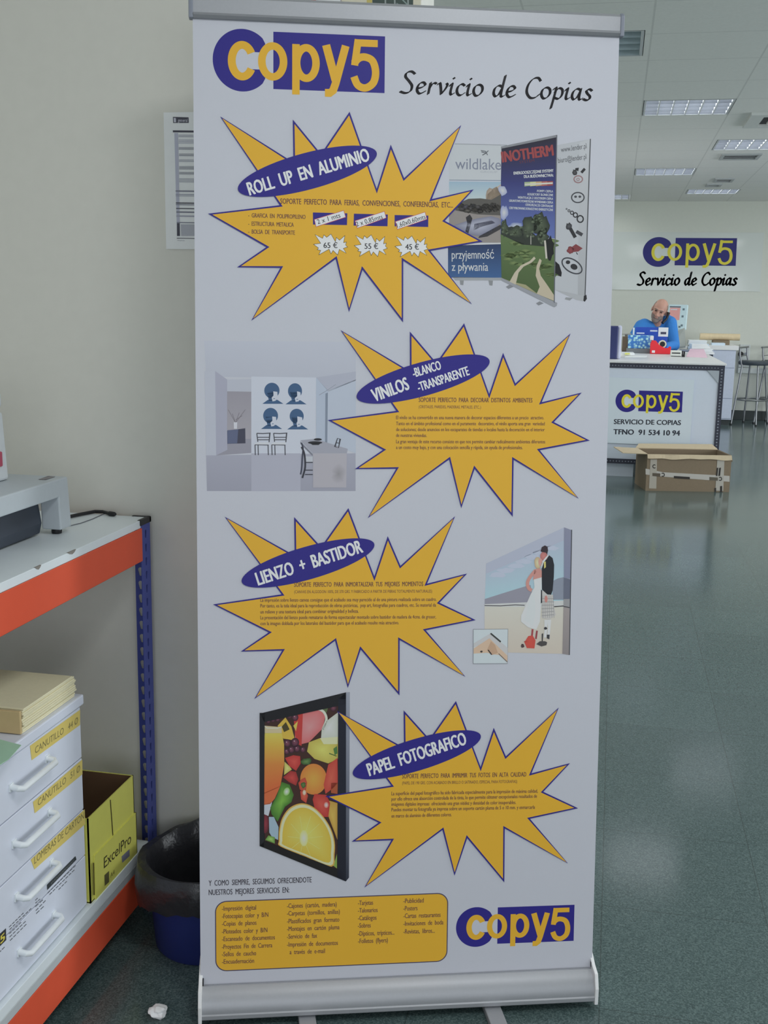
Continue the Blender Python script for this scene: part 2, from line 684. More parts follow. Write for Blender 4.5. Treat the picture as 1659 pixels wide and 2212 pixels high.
def logo(art, rect_pts, w=1.0, layer=1, yel=YEL, blu=BLU):
    """two-tone word mark: big C round a small c, then o p y 5 on a dark rectangle.
    rect_pts: where the rectangle's top-left, top-right and bottom-left corners lie (drawing units)"""
    dst = [art.uv(*p) for p in rect_pts]
    T = affine3([(742, 203), (1457, 203), (742, 570)], dst)
    P = lambda pts, c, l: art.poly([T(*p) for p in pts], c, l, raw=True)
    # the big C with its mouth to the right
    outer = ell(545, 393, 186, 200, 46, 314, 60)
    ring = []
    for (a, b) in zip(outer[:-1], outer[1:]):
        ia = (545 + (a[0] - 545) * 0.42, 393 + (a[1] - 393) * 0.55)
        ib = (545 + (b[0] - 545) * 0.42, 393 + (b[1] - 393) * 0.55)
        P([a, b, ib, ia], blu, layer)
    P([(674, 249), (690, 280), (690, 338), (600, 338), (600, 283)], blu, layer + 0.3)
    P([(674, 537), (690, 506), (690, 448), (600, 448), (600, 503)], blu, layer + 0.3)
    P([(742, 203), (1457, 203), (1457, 570), (742, 570)], blu, layer)

    lift = [1.0]

    def S(path, ww, closed=False):
        lift[0] += 0.22
        for q in ribbon(path, ww * w, closed):
            P(q, yel, layer + lift[0])
    S(ell(545, 396, 66, 101, 30, 330, 44), 50)
    S(ell(738, 393, 69, 99, 0, 360, 44), 48, True)
    S([(886, 276), (886, 600)], 48)
    S(ell(952, 395, 62, 98, 0, 360, 44), 48, True)
    S([(1078, 274), (1140, 500)], 52)
    S([(1204, 274), (1140, 520), (1124, 566), (1103, 582), (1072, 582)], 50)
    S([(1262, 252), (1410, 252)], 46)
    S([(1284, 230), (1262, 398)], 46)
    S(smooth_path([(1258, 385), (1290, 350), (1332, 342), (1378, 366), (1398, 435), (1384, 505), (1334, 541), (1284, 525), (1258, 470)], 6), 48)

# ================================================================== THE ROOM
CZ = 2.926           # ceiling height
FY = 15.94           # far wall
WY = 2.43            # partition wall behind the shelving
M_wall = mat('painted_plaster', A(177, 176, 169), 0.85, var=0.03, scale=30, bump=0.03)
M_fwall = mat('far_plaster', A(166, 168, 160), 0.85, var=0.03, scale=30)
M_dark = mat('dark_skirting', A(52, 58, 58, 1.2), 0.5)

b = MB().box(-4.0, 8.0, -4.0, FY + 0.2, -0.1, 0.0)
struct(b.build('floor', floor_mat()))
LAMPS = [(-0.56, 0.066, 6.27, 6.88), (0.105, 0.73, 8.31, 8.94), (0.765, 1.39, 10.24, 10.88), (0.105, 0.73, 12.24, 12.84), (0.765, 1.39, 14.36, 14.92), (-0.50, 0.085, 15.0, 15.6)]
b = MB()
b.plate([(-4.0, -4.0), (8.0, -4.0), (8.0, FY + 0.2), (-4.0, FY + 0.2)],
        [[(x0, y0), (x1, y0), (x1, y1), (x0, y1)] for x0, x1, y0, y1 in LAMPS], lambda u, v: (u, v, CZ))
b.box(-4.0, 8.0, -4.0, FY + 0.2, CZ + 0.12, CZ + 0.2)
struct(b.build('ceiling', ceiling_mat()))
b = MB().box(-4.0, 8.0, FY, FY + 0.2, 0.0, CZ)
struct(b.build('wall_far', M_fwall))
xe = at_y(924, 8, WY + 0.08).x
b = MB().box(-1.95, xe, WY, WY + 0.16, 0.0, CZ)
struct(b.build('wall_back', M_wall))
b = MB().box(-2.1, -1.95, -4.0, WY + 0.16, 0.0, CZ)
struct(b.build('wall_left', M_wall))
b = MB().box(-2.9, -2.7, WY + 0.16, FY, 0.0, CZ)
struct(b.build('wall_side', M_fwall))
b = MB().box(1.36, 8.0, FY - 0.015, FY, 0.0, 0.13)
struct(b.build('baseboard_far', M_dark, bevel=0.003))

# ================================================================== ROLL-UP BANNER
M_alu = mat('brushed_aluminium', (0.43, 0.44, 0.465), 0.45, metal=0.35, var=0.04, scale=200)
M_alu_d = mat('dull_aluminium', (0.30, 0.31, 0.33), 0.5, metal=0.3, var=0.04, scale=200)
M_white_pl = mat('white_plastic', A(196, 198, 200), 0.4)
M_black = mat('black_plastic', (0.012, 0.012, 0.014), 0.45)
M_grey_pl = mat('grey_plastic', A(110, 114, 124), 0.45)
M_sheet = mat('polypropylene_sheet', A(167, 168, 175), 0.5, var=0.015, scale=300, spec=0.35)

BW = 0.85
B_TL, B_TR = Vector((-0.840, 2.150, 2.040)), Vector((-0.030, 2.4065, 2.0395))
B_BL = Vector((-0.7855, 1.989, 0.075))
bu = (B_TR - B_TL).normalized()
bv = (B_TL - B_BL)
bv = (bv - bu * bv.dot(bu)).normalized()
bn = bu.cross(bv)                       # points away from the room's viewer side
if bn.y > 0:
    bn = -bn
BH = 1.9724


def b3(u, v, h=0.0):
    """banner sheet: u to the right, v up from the lower left corner of the print, h out of the sheet"""
    return B_BL + bu * u + bv * v + bn * h


def buv(px, py):
    r = ray(px, py)
    t = (B_BL - CAM).dot(bn) / r.dot(bn)
    q = CAM + r * t - B_BL
    return (q.dot(bu), q.dot(bv))


def zoomed(ox, oy, s):
    return lambda x, y: buv(ox + x / s, oy + y / s)


base_loc = b3(BW / 2, 0)
base_loc = (base_loc.x, base_loc.y, 0.0)
banner = thing('roll_up_banner', 'tall white roll-up advertising banner with yellow bursts on an aluminium base', 'banner', base_loc)

b = MB()
b.prism([b3(0, -0.012, 0), b3(BW, -0.012, 0), b3(BW, -0.012, -0.0006), b3(0, -0.012, -0.0006)],
        [b3(0, BH + 0.004, 0), b3(BW, BH + 0.004, 0), b3(BW, BH + 0.004, -0.0006), b3(0, BH + 0.004, -0.0006)])
sheet = b.build('printed_sheet', M_sheet, banner)

# horizontal frame of the base, upright in the world
hu = Vector((bu.x, bu.y, 0)).normalized()
hn = Vector((hu.y, -hu.x, 0))           # towards the viewer
if hn.y > 0:
    hn = -hn


def base3(u, d, z):
    p = B_BL + hu * u + hn * d
    return Vector((p.x, p.y, z))


def profile_bar(name, prof, u0, u1, m, parent, bevel=0.0, smooth=False):
    bot = [base3(u0, d, z) for d, z in prof]
    top = [base3(u1, d, z) for d, z in prof]
    return MB().prism(bot, top).build(name, m, parent, bevel, smooth)


prof = [(0.004, 0.076), (0.010, 0.077), (0.020, 0.071), (0.031, 0.060), (0.038, 0.046), (0.040, 0.036), (0.040, 0.031), (0.043, 0.029),
        (0.043, 0.021), (0.036, 0.015), (-0.062, 0.015), (-0.070, 0.024), (-0.070, 0.060), (-0.060, 0.080), (-0.030, 0.090), (-0.010, 0.084), (-0.004, 0.076), (-0.004, 0.05), (0.004, 0.05)]
profile_bar('base_housing', prof, 0.004, BW - 0.004, M_alu, banner, smooth=True)
capp = [(0.045, 0.013), (0.045, 0.05), (0.034, 0.080), (0.010, 0.088), (-0.02, 0.108), (-0.05, 0.112), (-0.072, 0.09), (-0.072, 0.013)]
for u0, u1 in ((-0.0035, 0.004), (BW - 0.004, BW + 0.0035)):
    profile_bar('end_cap', capp, u0, u1, M_white_pl, banner, bevel=0.001)
for u0, u1 in ((-0.0035 + .001, 0.0065), (BW - 0.004, BW + 0.0015)):
    b = MB().prism([base3(u0, 0.0085, 0.0772), base3(u1, 0.0085, 0.0772), base3(u1, -0.006, 0.0772), base3(u0, -0.006, 0.0772)],
                   [base3(u0, 0.0065, 0.0895), base3(u1, 0.0065, 0.0895), base3(u1, -0.008, 0.0895), base3(u0, -0.008, 0.0895)])
    b.build('roller_end', M_black, banner)
# swivelling feet
for (ax, bx) in ((640, 690), (1040, 1092)):
    ua = [at_z(px, 2190 if ax < 900 else 2172, 0.012) for px in (ax, bx)]
    u0 = (ua[0] - B_BL).dot(hu)
    u1 = u0 + 0.036
    b = MB()
    pts = [(u0, -0.05), (u1, -0.05), (u1 + 0.012, 0.20), (u1 + 0.008, 0.235), (u0 + 0.016, 0.235), (u0 + 0.012, 0.20)]
    b.prism([base3(u, d, 0.0) for u, d in pts], [base3(u, d, 0.0145) for u, d in pts])
    b.build('foot', M_alu, banner, bevel=0.002)

# top rail with its end plugs
def rail(name, prof, u0, u1, m, bevel=0.0, smooth=False):
    bot = [b3(u0, v, h) for h, v in prof]
    top = [b3(u1, v, h) for h, v in prof]
    return MB().prism(bot, top).build(name, m, banner, bevel, smooth)


v0 = BH - 0.001
rail('top_rail', [(0.007, v0 + 0.006), (0.008, v0 + 0.034), (0.004, v0 + 0.040), (-0.006, v0 + 0.040), (-0.008, v0 + 0.030), (-0.008, v0), (0.004, v0)],
     0.001, BW - 0.001, M_alu, smooth=False)
rail('rail_lip', [(0.0085, v0 + 0.0065), (0.0095, v0 + 0.002), (0.006, v0 - 0.003), (0.0005, v0 - 0.004), (0.0005, v0 + 0.006)], 0.001, BW - 0.001, M_alu_d)
for u0, u1 in ((-0.0075, 0.001), (BW - 0.001, BW + 0.0075)):
    rail('rail_plug', [(0.0095, v0 - 0.004), (0.010, v0 + 0.036), (0.004, v0 + 0.042), (-0.009, v0 + 0.042), (-0.010, v0 - 0.004)], u0, u1, M_grey_pl, bevel=0.002)
# support pole behind the sheet
MB().tube([base3(BW / 2, -0.055, 0.05), b3(BW / 2, BH + 0.01, -0.018)], 0.009, 12).build('support_pole', M_alu, banner, smooth=True)

# ------------------------------------------------------------------ the print
# outline of a burst and its badge in the drawing frame of the first burst
BURST = [(95, 85), (519, 351), (515, 103), (678, 302), (843, 58), (1000, 505), (1081, 248), (1158, 442), (1488, 135), (1318, 563), (1560, 507),
         (1393, 688), (1612, 808), (1310, 862), (1550, 1170), (1153, 918), (1152, 1275), (918, 970), (840, 1215), (763, 908), (275, 1265),
         (443, 960), (193, 957), (362, 840), (25, 647), (440, 598)]
Z1 = zoomed(440, 220, 2.6758)
Z2 = zoomed(690, 690, 2.7197)
Z3 = zoomed(440, 1090, 2.6758)
Z4 = zoomed(690, 1500, 2.8119)
FITS = [(Z1, BURST, BURST),
        (Z2, [BURST[i] for i in (0, 24, 12, 20, 16, 4, 8)], [(127, 65), (50, 593), (1600, 715), (285, 1163), (1125, 1160), (845, 22), (1470, 78)]),
        (Z3, [BURST[i] for i in (0, 2, 4, 8, 10, 12, 14, 16, 18, 20, 22, 24)],
         [(127, 70), (525, 72), (835, 20), (1443, 68), (1515, 397), (1590, 667), (1513, 995), (1128, 1102), (830, 1055), (290, 1127), (213, 850), (55, 573)]),
        (Z4, [BURST[i] for i in (0, 2, 4, 6, 8, 10, 12, 14, 16, 18, 20, 22, 24)],
         [(115, 98), (513, 97), (825, 38), (1052, 200), (1445, 82), (1520, 415), (1585, 688), (1513, 1028), (1118, 1140), (815, 1100), (270, 1172), (195, 890), (35, 620)])]


def burst(art, T, t, fill, edge, layer):
    out = [T(*p) for p in BURST]
    art.poly(out, edge, layer, raw=True)
    art.poly(inset(out, t), fill, layer + 1, raw=True)


def start(i):
    z, src, dst = FITS[i]
    art = Art(b3, z)
    T0 = affine3(src, [z(*d) for d in dst])
    if i == 0:
        # burst as traced, point by point
        out = [z(*p) for p in BURST]
        art.poly(out, BLU, 18, raw=True)
        art.poly(inset(out, 0.0033), YEL, 19, raw=True)
    else:
        s0 = affine3(BURST, [Z1(*p) for p in BURST])
        T1 = affine3([s for s in src], [z(*d) for d in dst])
        art_pts = [Z1(*p) for p in BURST]
        fit = affine3([Z1(*p) for p in src], [z(*d) for d in dst])
        out = [fit(*p) for p in art_pts]
        art.poly(out, BLU, 18, raw=True)
        art.poly(inset(out, 0.0033), YEL, 19, raw=True)
        T0 = lambda x, y: fit(*Z1(x, y))
    if i == 0:
        T0 = Z1
    art.poly([T0(*p) for p in ell(599, 402, 415, 106, 0, 360, 64, -15)], BLU, 20, raw=True)
    return art, T0


L_T = 21
# 1 ------------------------------------------------------------
art, T = start(0)
art.text('ROLL  UP  EN  ALUMINIO', (268, 541), (962, 340), 74, WHT, L_T, bold=0.02)
art.text('SOPORTE  PERFECTO  PARA  FERIAS,  CONVENCIONES,  CONFERENCIAS,  ETC...', (443, 590), (1440, 612), 31, TXC, L_T, bold=0.01)
art.text('-  GRAFICA  EN  POLIPROPILENO', (258, 668), (588, 678), 24, TXC, L_T, bold=0.01)
art.text('-  ESTRUCTURA  METALICA', (258, 716), (520, 723), 24, TXC, L_T, bold=0.01)
art.text('-  BOLSA  DE  TRANSPORTE', (258, 762), (527, 769), 24, TXC, L_T, bold=0.01)
for rect, strip, tx, a, c in (([(631, 640), (830, 645), (828, 713), (632, 710)], [(638, 680), (810, 627), (822, 668), (648, 725)], '2 x 1 mts', (660, 708), (792, 668)),
                              ([(868, 647), (1064, 652), (1062, 720), (866, 716)], [(873, 688), (1045, 632), (1056, 672), (886, 733)], '2 x 0,85mts', (884, 722), (1036, 676)),
                              ([(1103, 655), (1298, 658), (1297, 724), (1103, 720)], [(1106, 692), (1280, 636), (1291, 680), (1118, 740)], '1,60x0,60mts', (1120, 729), (1284, 676))):
    art.poly(rect, BLU, 20)
    art.poly(strip, A(170, 80, 70), 21)
    art.poly(inset(strip, 3), WHT, 22)
    art.text(tx, a, c, 27, BLK, 23, bold=0.0)
for (x0, x1, y0, y1), tx, a, c in (((632, 833, 763, 888), '65 €', (693, 845), (773, 846)), ((867, 1063, 768, 897), '55 €', (930, 850), (1008, 851)),
                                   ((1102, 1298, 774, 900), '45 €', (1165, 854), (1243, 855))):
    pts = [(x0 + (p[0] - 25) / 1587 * (x1 - x0), y0 + (p[1] - 58) / 1217 * (y1 - y0)) for p in BURST]
    cen = ((x0 + x1) / 2, (y0 + y1) / 2)
    pts = [(cen[0] + (p[0] - cen[0]) * (1.0 if i % 2 == 0 else 1.22), cen[1] + (p[1] - cen[1]) * (1.0 if i % 2 == 0 else 1.15)) for i, p in enumerate(pts)]
    o_ = [Z1(*p) for p in pts]
    art.poly(o_, BLK, 20, raw=True)
    art.poly(inset(o_, 0.0008), WHT, 21, raw=True)
    art.text(tx, a, c, 31, BLK, 22, bold=0.01)
art.build('roll_up_offer_burst', sheet)
# 2 ------------------------------------------------------------
art, T = start(1)
art.text('VINILOS', (325, 484), (530, 409), 74, WHT, L_T, bold=0.02)
art.text('-BLANCO', (555, 341), (717, 292), 52, WHT, L_T, bold=0.017)
art.text('-TRANSPARENTE', (585, 424), (882, 325), 52, WHT, L_T, bold=0.017)
art.text('SOPORTE  PERFECTO  PARA  DECORAR  DISTINTOS  AMBIENTES', (583, 485), (1250, 488), 26, TXC, L_T, bold=0.009)
art.text('(CRISTALES, PAREDES, MADERAS, METALES, ETC..)', (583, 521), (948, 524), 17, TXC, L_T, bold=0.0)
for t, y, x1 in (('El vinilo se ha convertido en una nueva manera de decorar espacios diferentes a un precio  atractivo.', 586, 1318),
                 ('Tanto en el ámbito profesional como en el puramente  decorativo, el vinilo aporta una gran  variedad', 621, 1322),
                 ('de soluciones; desde anuncios en los escaparates de tiendas o locales hasta la decoración en el interior', 656, 1322),
                 ('de nuestras viviendas.', 690, 630),
                 ('La gran ventaja de este recurso consiste en que nos permite cambiar radicalmente ambientes diferentes', 727, 1325),
                 ('a un costo muy bajo, y con una colocación sencilla y rápida, sin ayuda de profesionales.', 761, 1193)):
    art.text(t, (450, y), (x1, y + 1), 20.5, TXC, L_T, bold=0.008)
art.build('vinyl_offer_burst', sheet)
# 3 ------------------------------------------------------------
art, T = start(2)
art.text('LIENZO  +  BASTIDOR', (318, 466), (922, 274), 74, WHT, L_T, bold=0.02)
art.text('SOPORTE  PERFECTO  PARA  INMORTALIZAR  TUS  MEJORES  MOMENTOS', (523, 475), (1268, 470), 26, TXC, L_T, bold=0.009)
art.text('(CANVAS EN ALGODON 100%, DE 370 GRS. Y FABRICADO A PARTIR DE FIBRAS TOTALMENTE NATURALES)', (523, 512), (1320, 508), 17, TXC, L_T, bold=0.0)
for t, y, x1 in (('La impresión sobre lienzo canvas consigue que el acabado sea muy parecido al de una pintura realizada sobre un cuadro.', 560, 1345),
                 ('Por tanto, es la tela ideal para la reproducción de obras pictóricas,  pop art, fotografías para cuadros, etc. Su material da', 593, 1342),
                 ('un relieve y una textura ideal para combinar originalidad y belleza.', 628, 895),
                 ('La presentación del lienzo puede rematarse de forma espectacular montado sobre bastidor de madera de 4cms. de grosor,', 661, 1342),
                 ('con la imagen doblada por los laterales del bastidor para que el acabado resulte más atractivo.', 695, 1128)):
    art.text(t, (328, y + 1), (x1, y - 4), 20.5, TXC, L_T, bold=0.008)
art.build('canvas_offer_burst', sheet)
# 4 ------------------------------------------------------------
art, T = start(3)
art.text('PAPEL  FOTOGRAFICO', (306, 494), (896, 300), 76, WHT, L_T, bold=0.02)
art.text('SOPORTE  PERFECTO  PARA  IMPRIMIR  TUS  FOTOS  EN  ALTA  CALIDAD', (502, 509), (1255, 497), 27, TXC, L_T, bold=0.009)
art.text('(PAPEL DE 190 GRS. CON ACABADO EN BRILLO O SATINADO, ESPECIAL PARA FOTOGRAFIAS)', (502, 546), (1200, 536), 18, TXC, L_T, bold=0.0)
for t, y, x1, y1 in (('La superficie del papel fotográfico ha sido fabricada especialmente para la impresión de máxima calidad,', 611, 1325, 595),
                     ('por ello ofrece una absorción controlada de la tinta, lo que permite obtener excepcionales resultados de', 644, 1320, 626),
                     ('imágenes digitales impresas  ofreciendo una gran nitidez y densidad de color insuperables.', 676, 1193, 664),
                     ('Puedes montar tu fotografía ya impresa sobre un soporte cartón pluma de 5 o 10 mm. y enmarcarla', 709, 1308, 693),
                     ('en marco de aluminio de diferentes colores.', 747, 802, 738)):
    art.text(t, (437, y), (x1, y1), 21.5, TXC, L_T, bold=0.008)
art.build('photo_paper_offer_burst', sheet)

# heading: word mark and handwritten line
art = Art(b3, zoomed(340, 0, 2.9625))
logo(art, [(742, 203), (1457, 233), (742, 570)])
art.build('shop_logo', sheet)
art = Art(b3, zoomed(440, 40, 1.8852))
art.pen('Servicio de Copias', (800, 303), (1580, 334), 46, BLK, 1, nib=0.24, thin=0.06)
art.build('handwritten_tagline', sheet)

# foot of the print: introduction, list panel, second word mark
art = Art(b3, zoomed(430, 1880, 2.9625))
art.text('Y  COMO  SIEMPRE,  SEGUIMOS  OFRECIENDOTE', (62, 100), (720, 77), 35, A(58, 54, 62), 1, bold=0.011)
art.text('NUESTROS  MEJORES  SERVICIOS  EN:', (62, 159), (577, 142), 35, A(58, 54, 62), 1, bold=0.011)
art.build('services_heading', sheet)
art = Art(b3, zoomed(430, 1880, 2.9625))
q = [art.uv(*p) for p in ((103, 198), (1592, 143), (1592, 586), (103, 646))]
u0, u1 = (q[0][0] + q[3][0]) / 2, (q[1][0] + q[2][0]) / 2
w1, w0 = (q[0][1] + q[1][1]) / 2, (q[2][1] + q[3][1]) / 2


def rrect(x0, x1, y0, y1, r, n=8):
    out = []
    for cx, cy, a in ((x1 - r, y1 - r, 0), (x0 + r, y1 - r, 90), (x0 + r, y0 + r, 180), (x1 - r, y0 + r, 270)):
        out += [(cx + r * math.cos(math.radians(a + 90 * i / n)), cy + r * math.sin(math.radians(a + 90 * i / n))) for i in range(n + 1)]
    return out


art.poly(rrect(u0, u1, w0, w1, 0.024), A(66, 58, 78), 1, raw=True)
art.poly(rrect(u0 + .0022, u1 - .0022, w0 + .0022, w1 - .0022, 0.022), YEL, 2, raw=True)
for x, rows in ((147, (('-Impresión digital', 259, 365), ('-Fotocopias color y B/N', 308, 443), ('-Copias de planos', 356, 367), ('-Ploteados color y B/N', 406, 437),
                       ('-Escaneado de documentos', 454, 485), ('-Proyectos Fin de Carrera', 504, 468), ('-Sellos de caucho', 551, 365), ('-Encuadernación', 599, 352))),
                (563, (('-Cajones (cartón, madera)', 242, 880), ('-Carpetas (tornillos, anillas)', 290, 900), ('-Plastificados gran formato', 340, 897),
                       ('-Montajes en cartón pluma', 389, 898), ('-Servicio de fax', 438, 755), ('-Impresión de documentos', 489, 888), ('  a través de e-mail', 537, 805))),
                (1017, (('-Tarjetas', 223, 1113), ('-Talonarios', 271, 1142), ('-Catálogos', 320, 1135), ('-Sobres', 368, 1098), ('-Dípticos, trípticos...', 419, 1250), ('-Folletos (flyers)', 467, 1208))),
                (1308, (('-Publicidad', 210, 1437), ('-Posters', 258, 1397), ('-Cartas restaurantes', 306, 1545), ('-Invitaciones de boda', 355, 1563), ('-Revistas, libros...', 406, 1508)))):
    for t, y, x1 in rows:
        xx = x + (17 if t[0] == ' ' else 0)
        art.text(t.strip().replace(' ', '  '), (xx, y), (x1, y - (x1 - xx) * 0.037), 29, TXC, 3, bold=0.009)
art.build('services_list_panel', sheet)
art = Art(b3, zoomed(960, 1940, 5.0273))
logo(art, [(580, 101), (1413, 72), (573, 496)])
art.build('shop_logo', sheet)

# ------------------------------------------------------------------ pictures printed on the banner
def rnd_blob(cx, cy, rx, ry, n=14, j=0.25, seed=1):
    r = random.Random(seed)
    return [(cx + rx * math.cos(2 * math.pi * i / n) * (1 + r.uniform(-j, j)), cy + ry * math.sin(2 * math.pi * i / n) * (1 + r.uniform(-j, j))) for i in range(n)]


# the three printed roll-ups
art = Art(b3, zoomed(940, 270, 4.6083), sat=0.72, gain=0.78)
GR = A(120, 124, 136)
art.poly([(140, 190), (660, 204), (655, 548), (140, 545)], A(182, 186, 190), 1)
art.line([(195, 188), (715, 201)], 6, A(140, 144, 150), 2)
art.poly([(140, 545), (655, 550), (655, 556), (140, 551)], A(110, 130, 150), 2)
art.text('wildlake', (200, 438), (655, 447), 108, A(118, 124, 146), 2, bold=0.0)
art.text('GROUP', (450, 475), (620, 478), 18, A(160, 164, 172), 2)
for st in ([(455, 255), (500, 262), (522, 300)], [(460, 268), (505, 280), (475, 298)], [(530, 255), (500, 285), (470, 300)]):
    art.line(st, 9, A(96, 100, 108), 2)
art.grad([(138, 562), (655, 566), (655, 760), (138, 760)], A(140, 172, 204), A(176, 192, 205), 1)
art.fan(rnd_blob(590, 700, 80, 85, seed=3), A(196, 172, 142), A(150, 128, 108), 2)
art.poly([(575, 640), (655, 590), (655, 760), (510, 760), (520, 690)], A(186, 162, 134), 2)
art.poly([(138, 830), (655, 800), (655, 1172), (138, 1172)], A(140, 130, 124), 1)
art.poly([(230, 780), (330, 735), (450, 730), (560, 745), (655, 690), (655, 900), (420, 890), (200, 850)], A(84, 80, 74), 3)
for i in range(16):
    art.fan(rnd_blob(250 + i * 25, 800 + (i * 37) % 60, 40, 26, seed=i), A(112 - i % 3 * 16, 104 - i % 3 * 14, 92), A(62, 60, 56), 3)
art.fan([(180, 1000), (300, 960), (420, 930), (560, 908), (640, 930), (655, 975), (560, 1060), (440, 1105), (340, 1090), (230, 1030)], A(172, 174, 192), A(116, 118, 142), 3)
art.poly([(390, 985), (560, 950), (600, 975), (470, 1010), (380, 1050)], A(96, 98, 124), 3)
art.poly([(440, 1105), (655, 990), (655, 1035), (520, 1110), (430, 1125)], A(54, 52, 56), 3)
art.poly([(305, 920), (345, 890), (370, 930), (352, 1000), (330, 1080), (300, 1060), (320, 980)], A(44, 42, 46), 3)
art.poly([(128, 1190), (650, 1172), (655, 1186), (128, 1202)], WHT, 2)
art.grad([(128, 1200), (655, 1186), (660, 1520), (128, 1520)], A(30, 54, 98), A(38, 92, 150), 2)
art.text('przyjemność', (165, 1332), (585, 1330), 84, A(196, 204, 212), 3, bold=0.004)
art.text('z pływania', (165, 1452), (527, 1452), 84, A(196, 204, 212), 3, bold=0.004)
art.poly([(170, 1512), (660, 1522), (660, 1548), (200, 1548)], A(150, 153, 158), 2)
art.poly([(245, 1548), (285, 1548), (280, 1595), (250, 1590)], A(132, 134, 138), 2)
art.poly([(530, 1548), (575, 1550), (570, 1600), (540, 1595)], A(132, 134, 138), 2)
# right-hand banner of the three
art.poly([(1215, 200), (1545, 140), (1492, 1700), (1190, 1640)], A(174, 177, 182), 1)
art.grad([(1440, 170), (1545, 140), (1492, 1700), (1420, 1690)], A(182, 184, 188), A(160, 162, 166), 2)
art.line([(1545, 138), (1492, 1700)], 10, A(70, 72, 76), 3)
art.text('www.lender.pl', (1255, 272), (1510, 232), 52, A(78, 80, 86), 3)
art.text('biuro@lender.pl', (1226, 378), (1508, 338), 52, A(78, 80, 86), 3)
DK = A(44, 44, 48)
art.poly([(1190, 1350), (1235, 1390), (1260, 1470), (1255, 1510), (1190, 1490)], A(24, 24, 28), 3)
art.fan(rnd_blob(1388, 470, 24, 30, seed=5), A(80, 80, 84), DK, 3)
art.poly([(1395, 430), (1430, 425), (1425, 460), (1395, 450)], DK, 3)
art.line([(1455, 475), (1490, 435)], 26, DK, 3)
art.line(ell(1424, 540, 42, 34), 12, A(150, 108, 110), 3, True)
art.line(ell(1422, 542, 14, 12), 6, A(150, 108, 110), 3, True)
art.line(ell(1420, 722, 62, 50, 0, 360, 40), 12, A(64, 66, 72), 3, True)
for x in (1398, 1440):
    art.poly(ell(x, 714, 14, 12, n=16), A(70, 72, 78), 3)
for i, (x, y, r) in enumerate(((1308, 836, 6), (1332, 854, 10), (1362, 874, 15), (1396, 896, 20), (1444, 936, 30))):
    art.line(ell(x, y, r, r * 1.1), 5 + i * 2, DK, 3, True)
art.fan(rnd_blob(1330, 1010, 36, 34, seed=8), A(84, 84, 90), DK, 3)
art.line([(1345, 1030), (1395, 1120)], 34, DK, 3)
art.line([(1405, 1060), (1465, 1095)], 34, A(64, 64, 70), 3)
art.fan(rnd_blob(1348, 1248, 36, 36, seed=9), A(150, 52, 58), A(120, 40, 46), 3)
art.poly([(1360, 1215), (1400, 1185), (1468, 1228), (1425, 1260), (1370, 1265)], A(132, 46, 52), 3)
art.line([(1405, 1268), (1418, 1290)], 8, DK, 3)
art.line(ell(1362, 1402, 110, 62, 0, 360, 48, 32), 13, A(58, 60, 68), 3, True)
art.poly(ell(1322, 1366, 22, 19, n=18), DK, 4)
art.poly(ell(1382, 1412, 36, 28, n=22, rot=25), DK, 4)
art.poly([(1480, 1700), (1505, 1690), (1510, 1730), (1490, 1760), (1475, 1750)], A(40, 40, 44), 3)
art.poly([(1190, 1640), (1480, 1700), (1475, 1755), (1400, 1740)], A(164, 166, 170), 2)
art.poly([(1300, 1715), (1370, 1722), (1340, 1748), (1290, 1735)], A(140, 142, 146), 2)
# middle banner
art.grad([(660, 232), (1210, 118), (1200, 560), (655, 570)], A(34, 30, 48), A(44, 50, 118), 4)
art.grad([(655, 570), (1200, 560), (1192, 1130), (652, 1090)], A(44, 50, 120), A(84, 106, 178), 4)
art.poly([(655, 215), (1212, 98), (1212, 122), (658, 236)], A(128, 130, 136), 5)
art.text('INOTHERM', (672, 372), (1178, 302), 104, A(158, 44, 46), 6, bold=0.03)
art.text('SYSTEM', (840, 384), (988, 366), 26, A(110, 40, 50), 6)
for t, x0, x1, y in (('ENERGOOSZCZĘDNE SYSTEMY', 782, 1178, (494, 468)), ('DLA BUDOWNICTWA:', 885, 1176, (528, 514))):
    art.text(t, (x0, y[0]), (x1, y[1]), 28, A(190, 192, 214), 6, bold=0.03)
cols = [A(150, 170, 120), A(196, 194, 120), A(200, 150, 90), A(180, 84, 70), A(150, 50, 54)]
for i, c in enumerate(cols):
    x0, x1 = 888 + i * 57, 888 + (i + 1) * 57
    art.poly([(x0, 568 - i * 2), (x1, 566 - i * 2), (x1, 606 - i), (x0, 612 - i)], c, 6)
art.poly([(890, 586), (1170, 570), (1170, 588), (890, 600)], A(200, 190, 176), 7)
for i, (t, x0) in enumerate((('POMPY CIEPŁA', 1014), ('KOLEKTORY SŁONECZNE', 920), ('WENTYLACJA Z ODZYSKIEM CIEPŁA', 822), ('GRUNTOWE POWIETRZNE WYMIENNIKI CIEPŁA', 736),
                             ('ODKURZACZE CENTRALNE', 898), ('CERTYFIKOWANE DORADZTWO ENERGETYCZNE', 736))):
    y = 672 + i * 36
    art.text(t, (x0, y - 4 - i * 4 + (8 if i > 3 else 0)), (1172, y + i * 1), 22, A(186, 190, 220), 6, bold=0.02)
art.fan(rnd_blob(672, 650, 40, 52, seed=11), A(206, 208, 220), A(150, 158, 196), 6)
art.fan(rnd_blob(684, 870, 44, 72, seed=12), A(198, 202, 220), A(130, 142, 194), 6)
art.fan(rnd_blob(800, 1010, 80, 34, seed=13), A(180, 188, 212), A(110, 126, 180), 6)
art.grad([(652, 1085), (1195, 1160), (1190, 1760), (660, 1520)], A(84, 112, 48), A(66, 92, 34), 5)
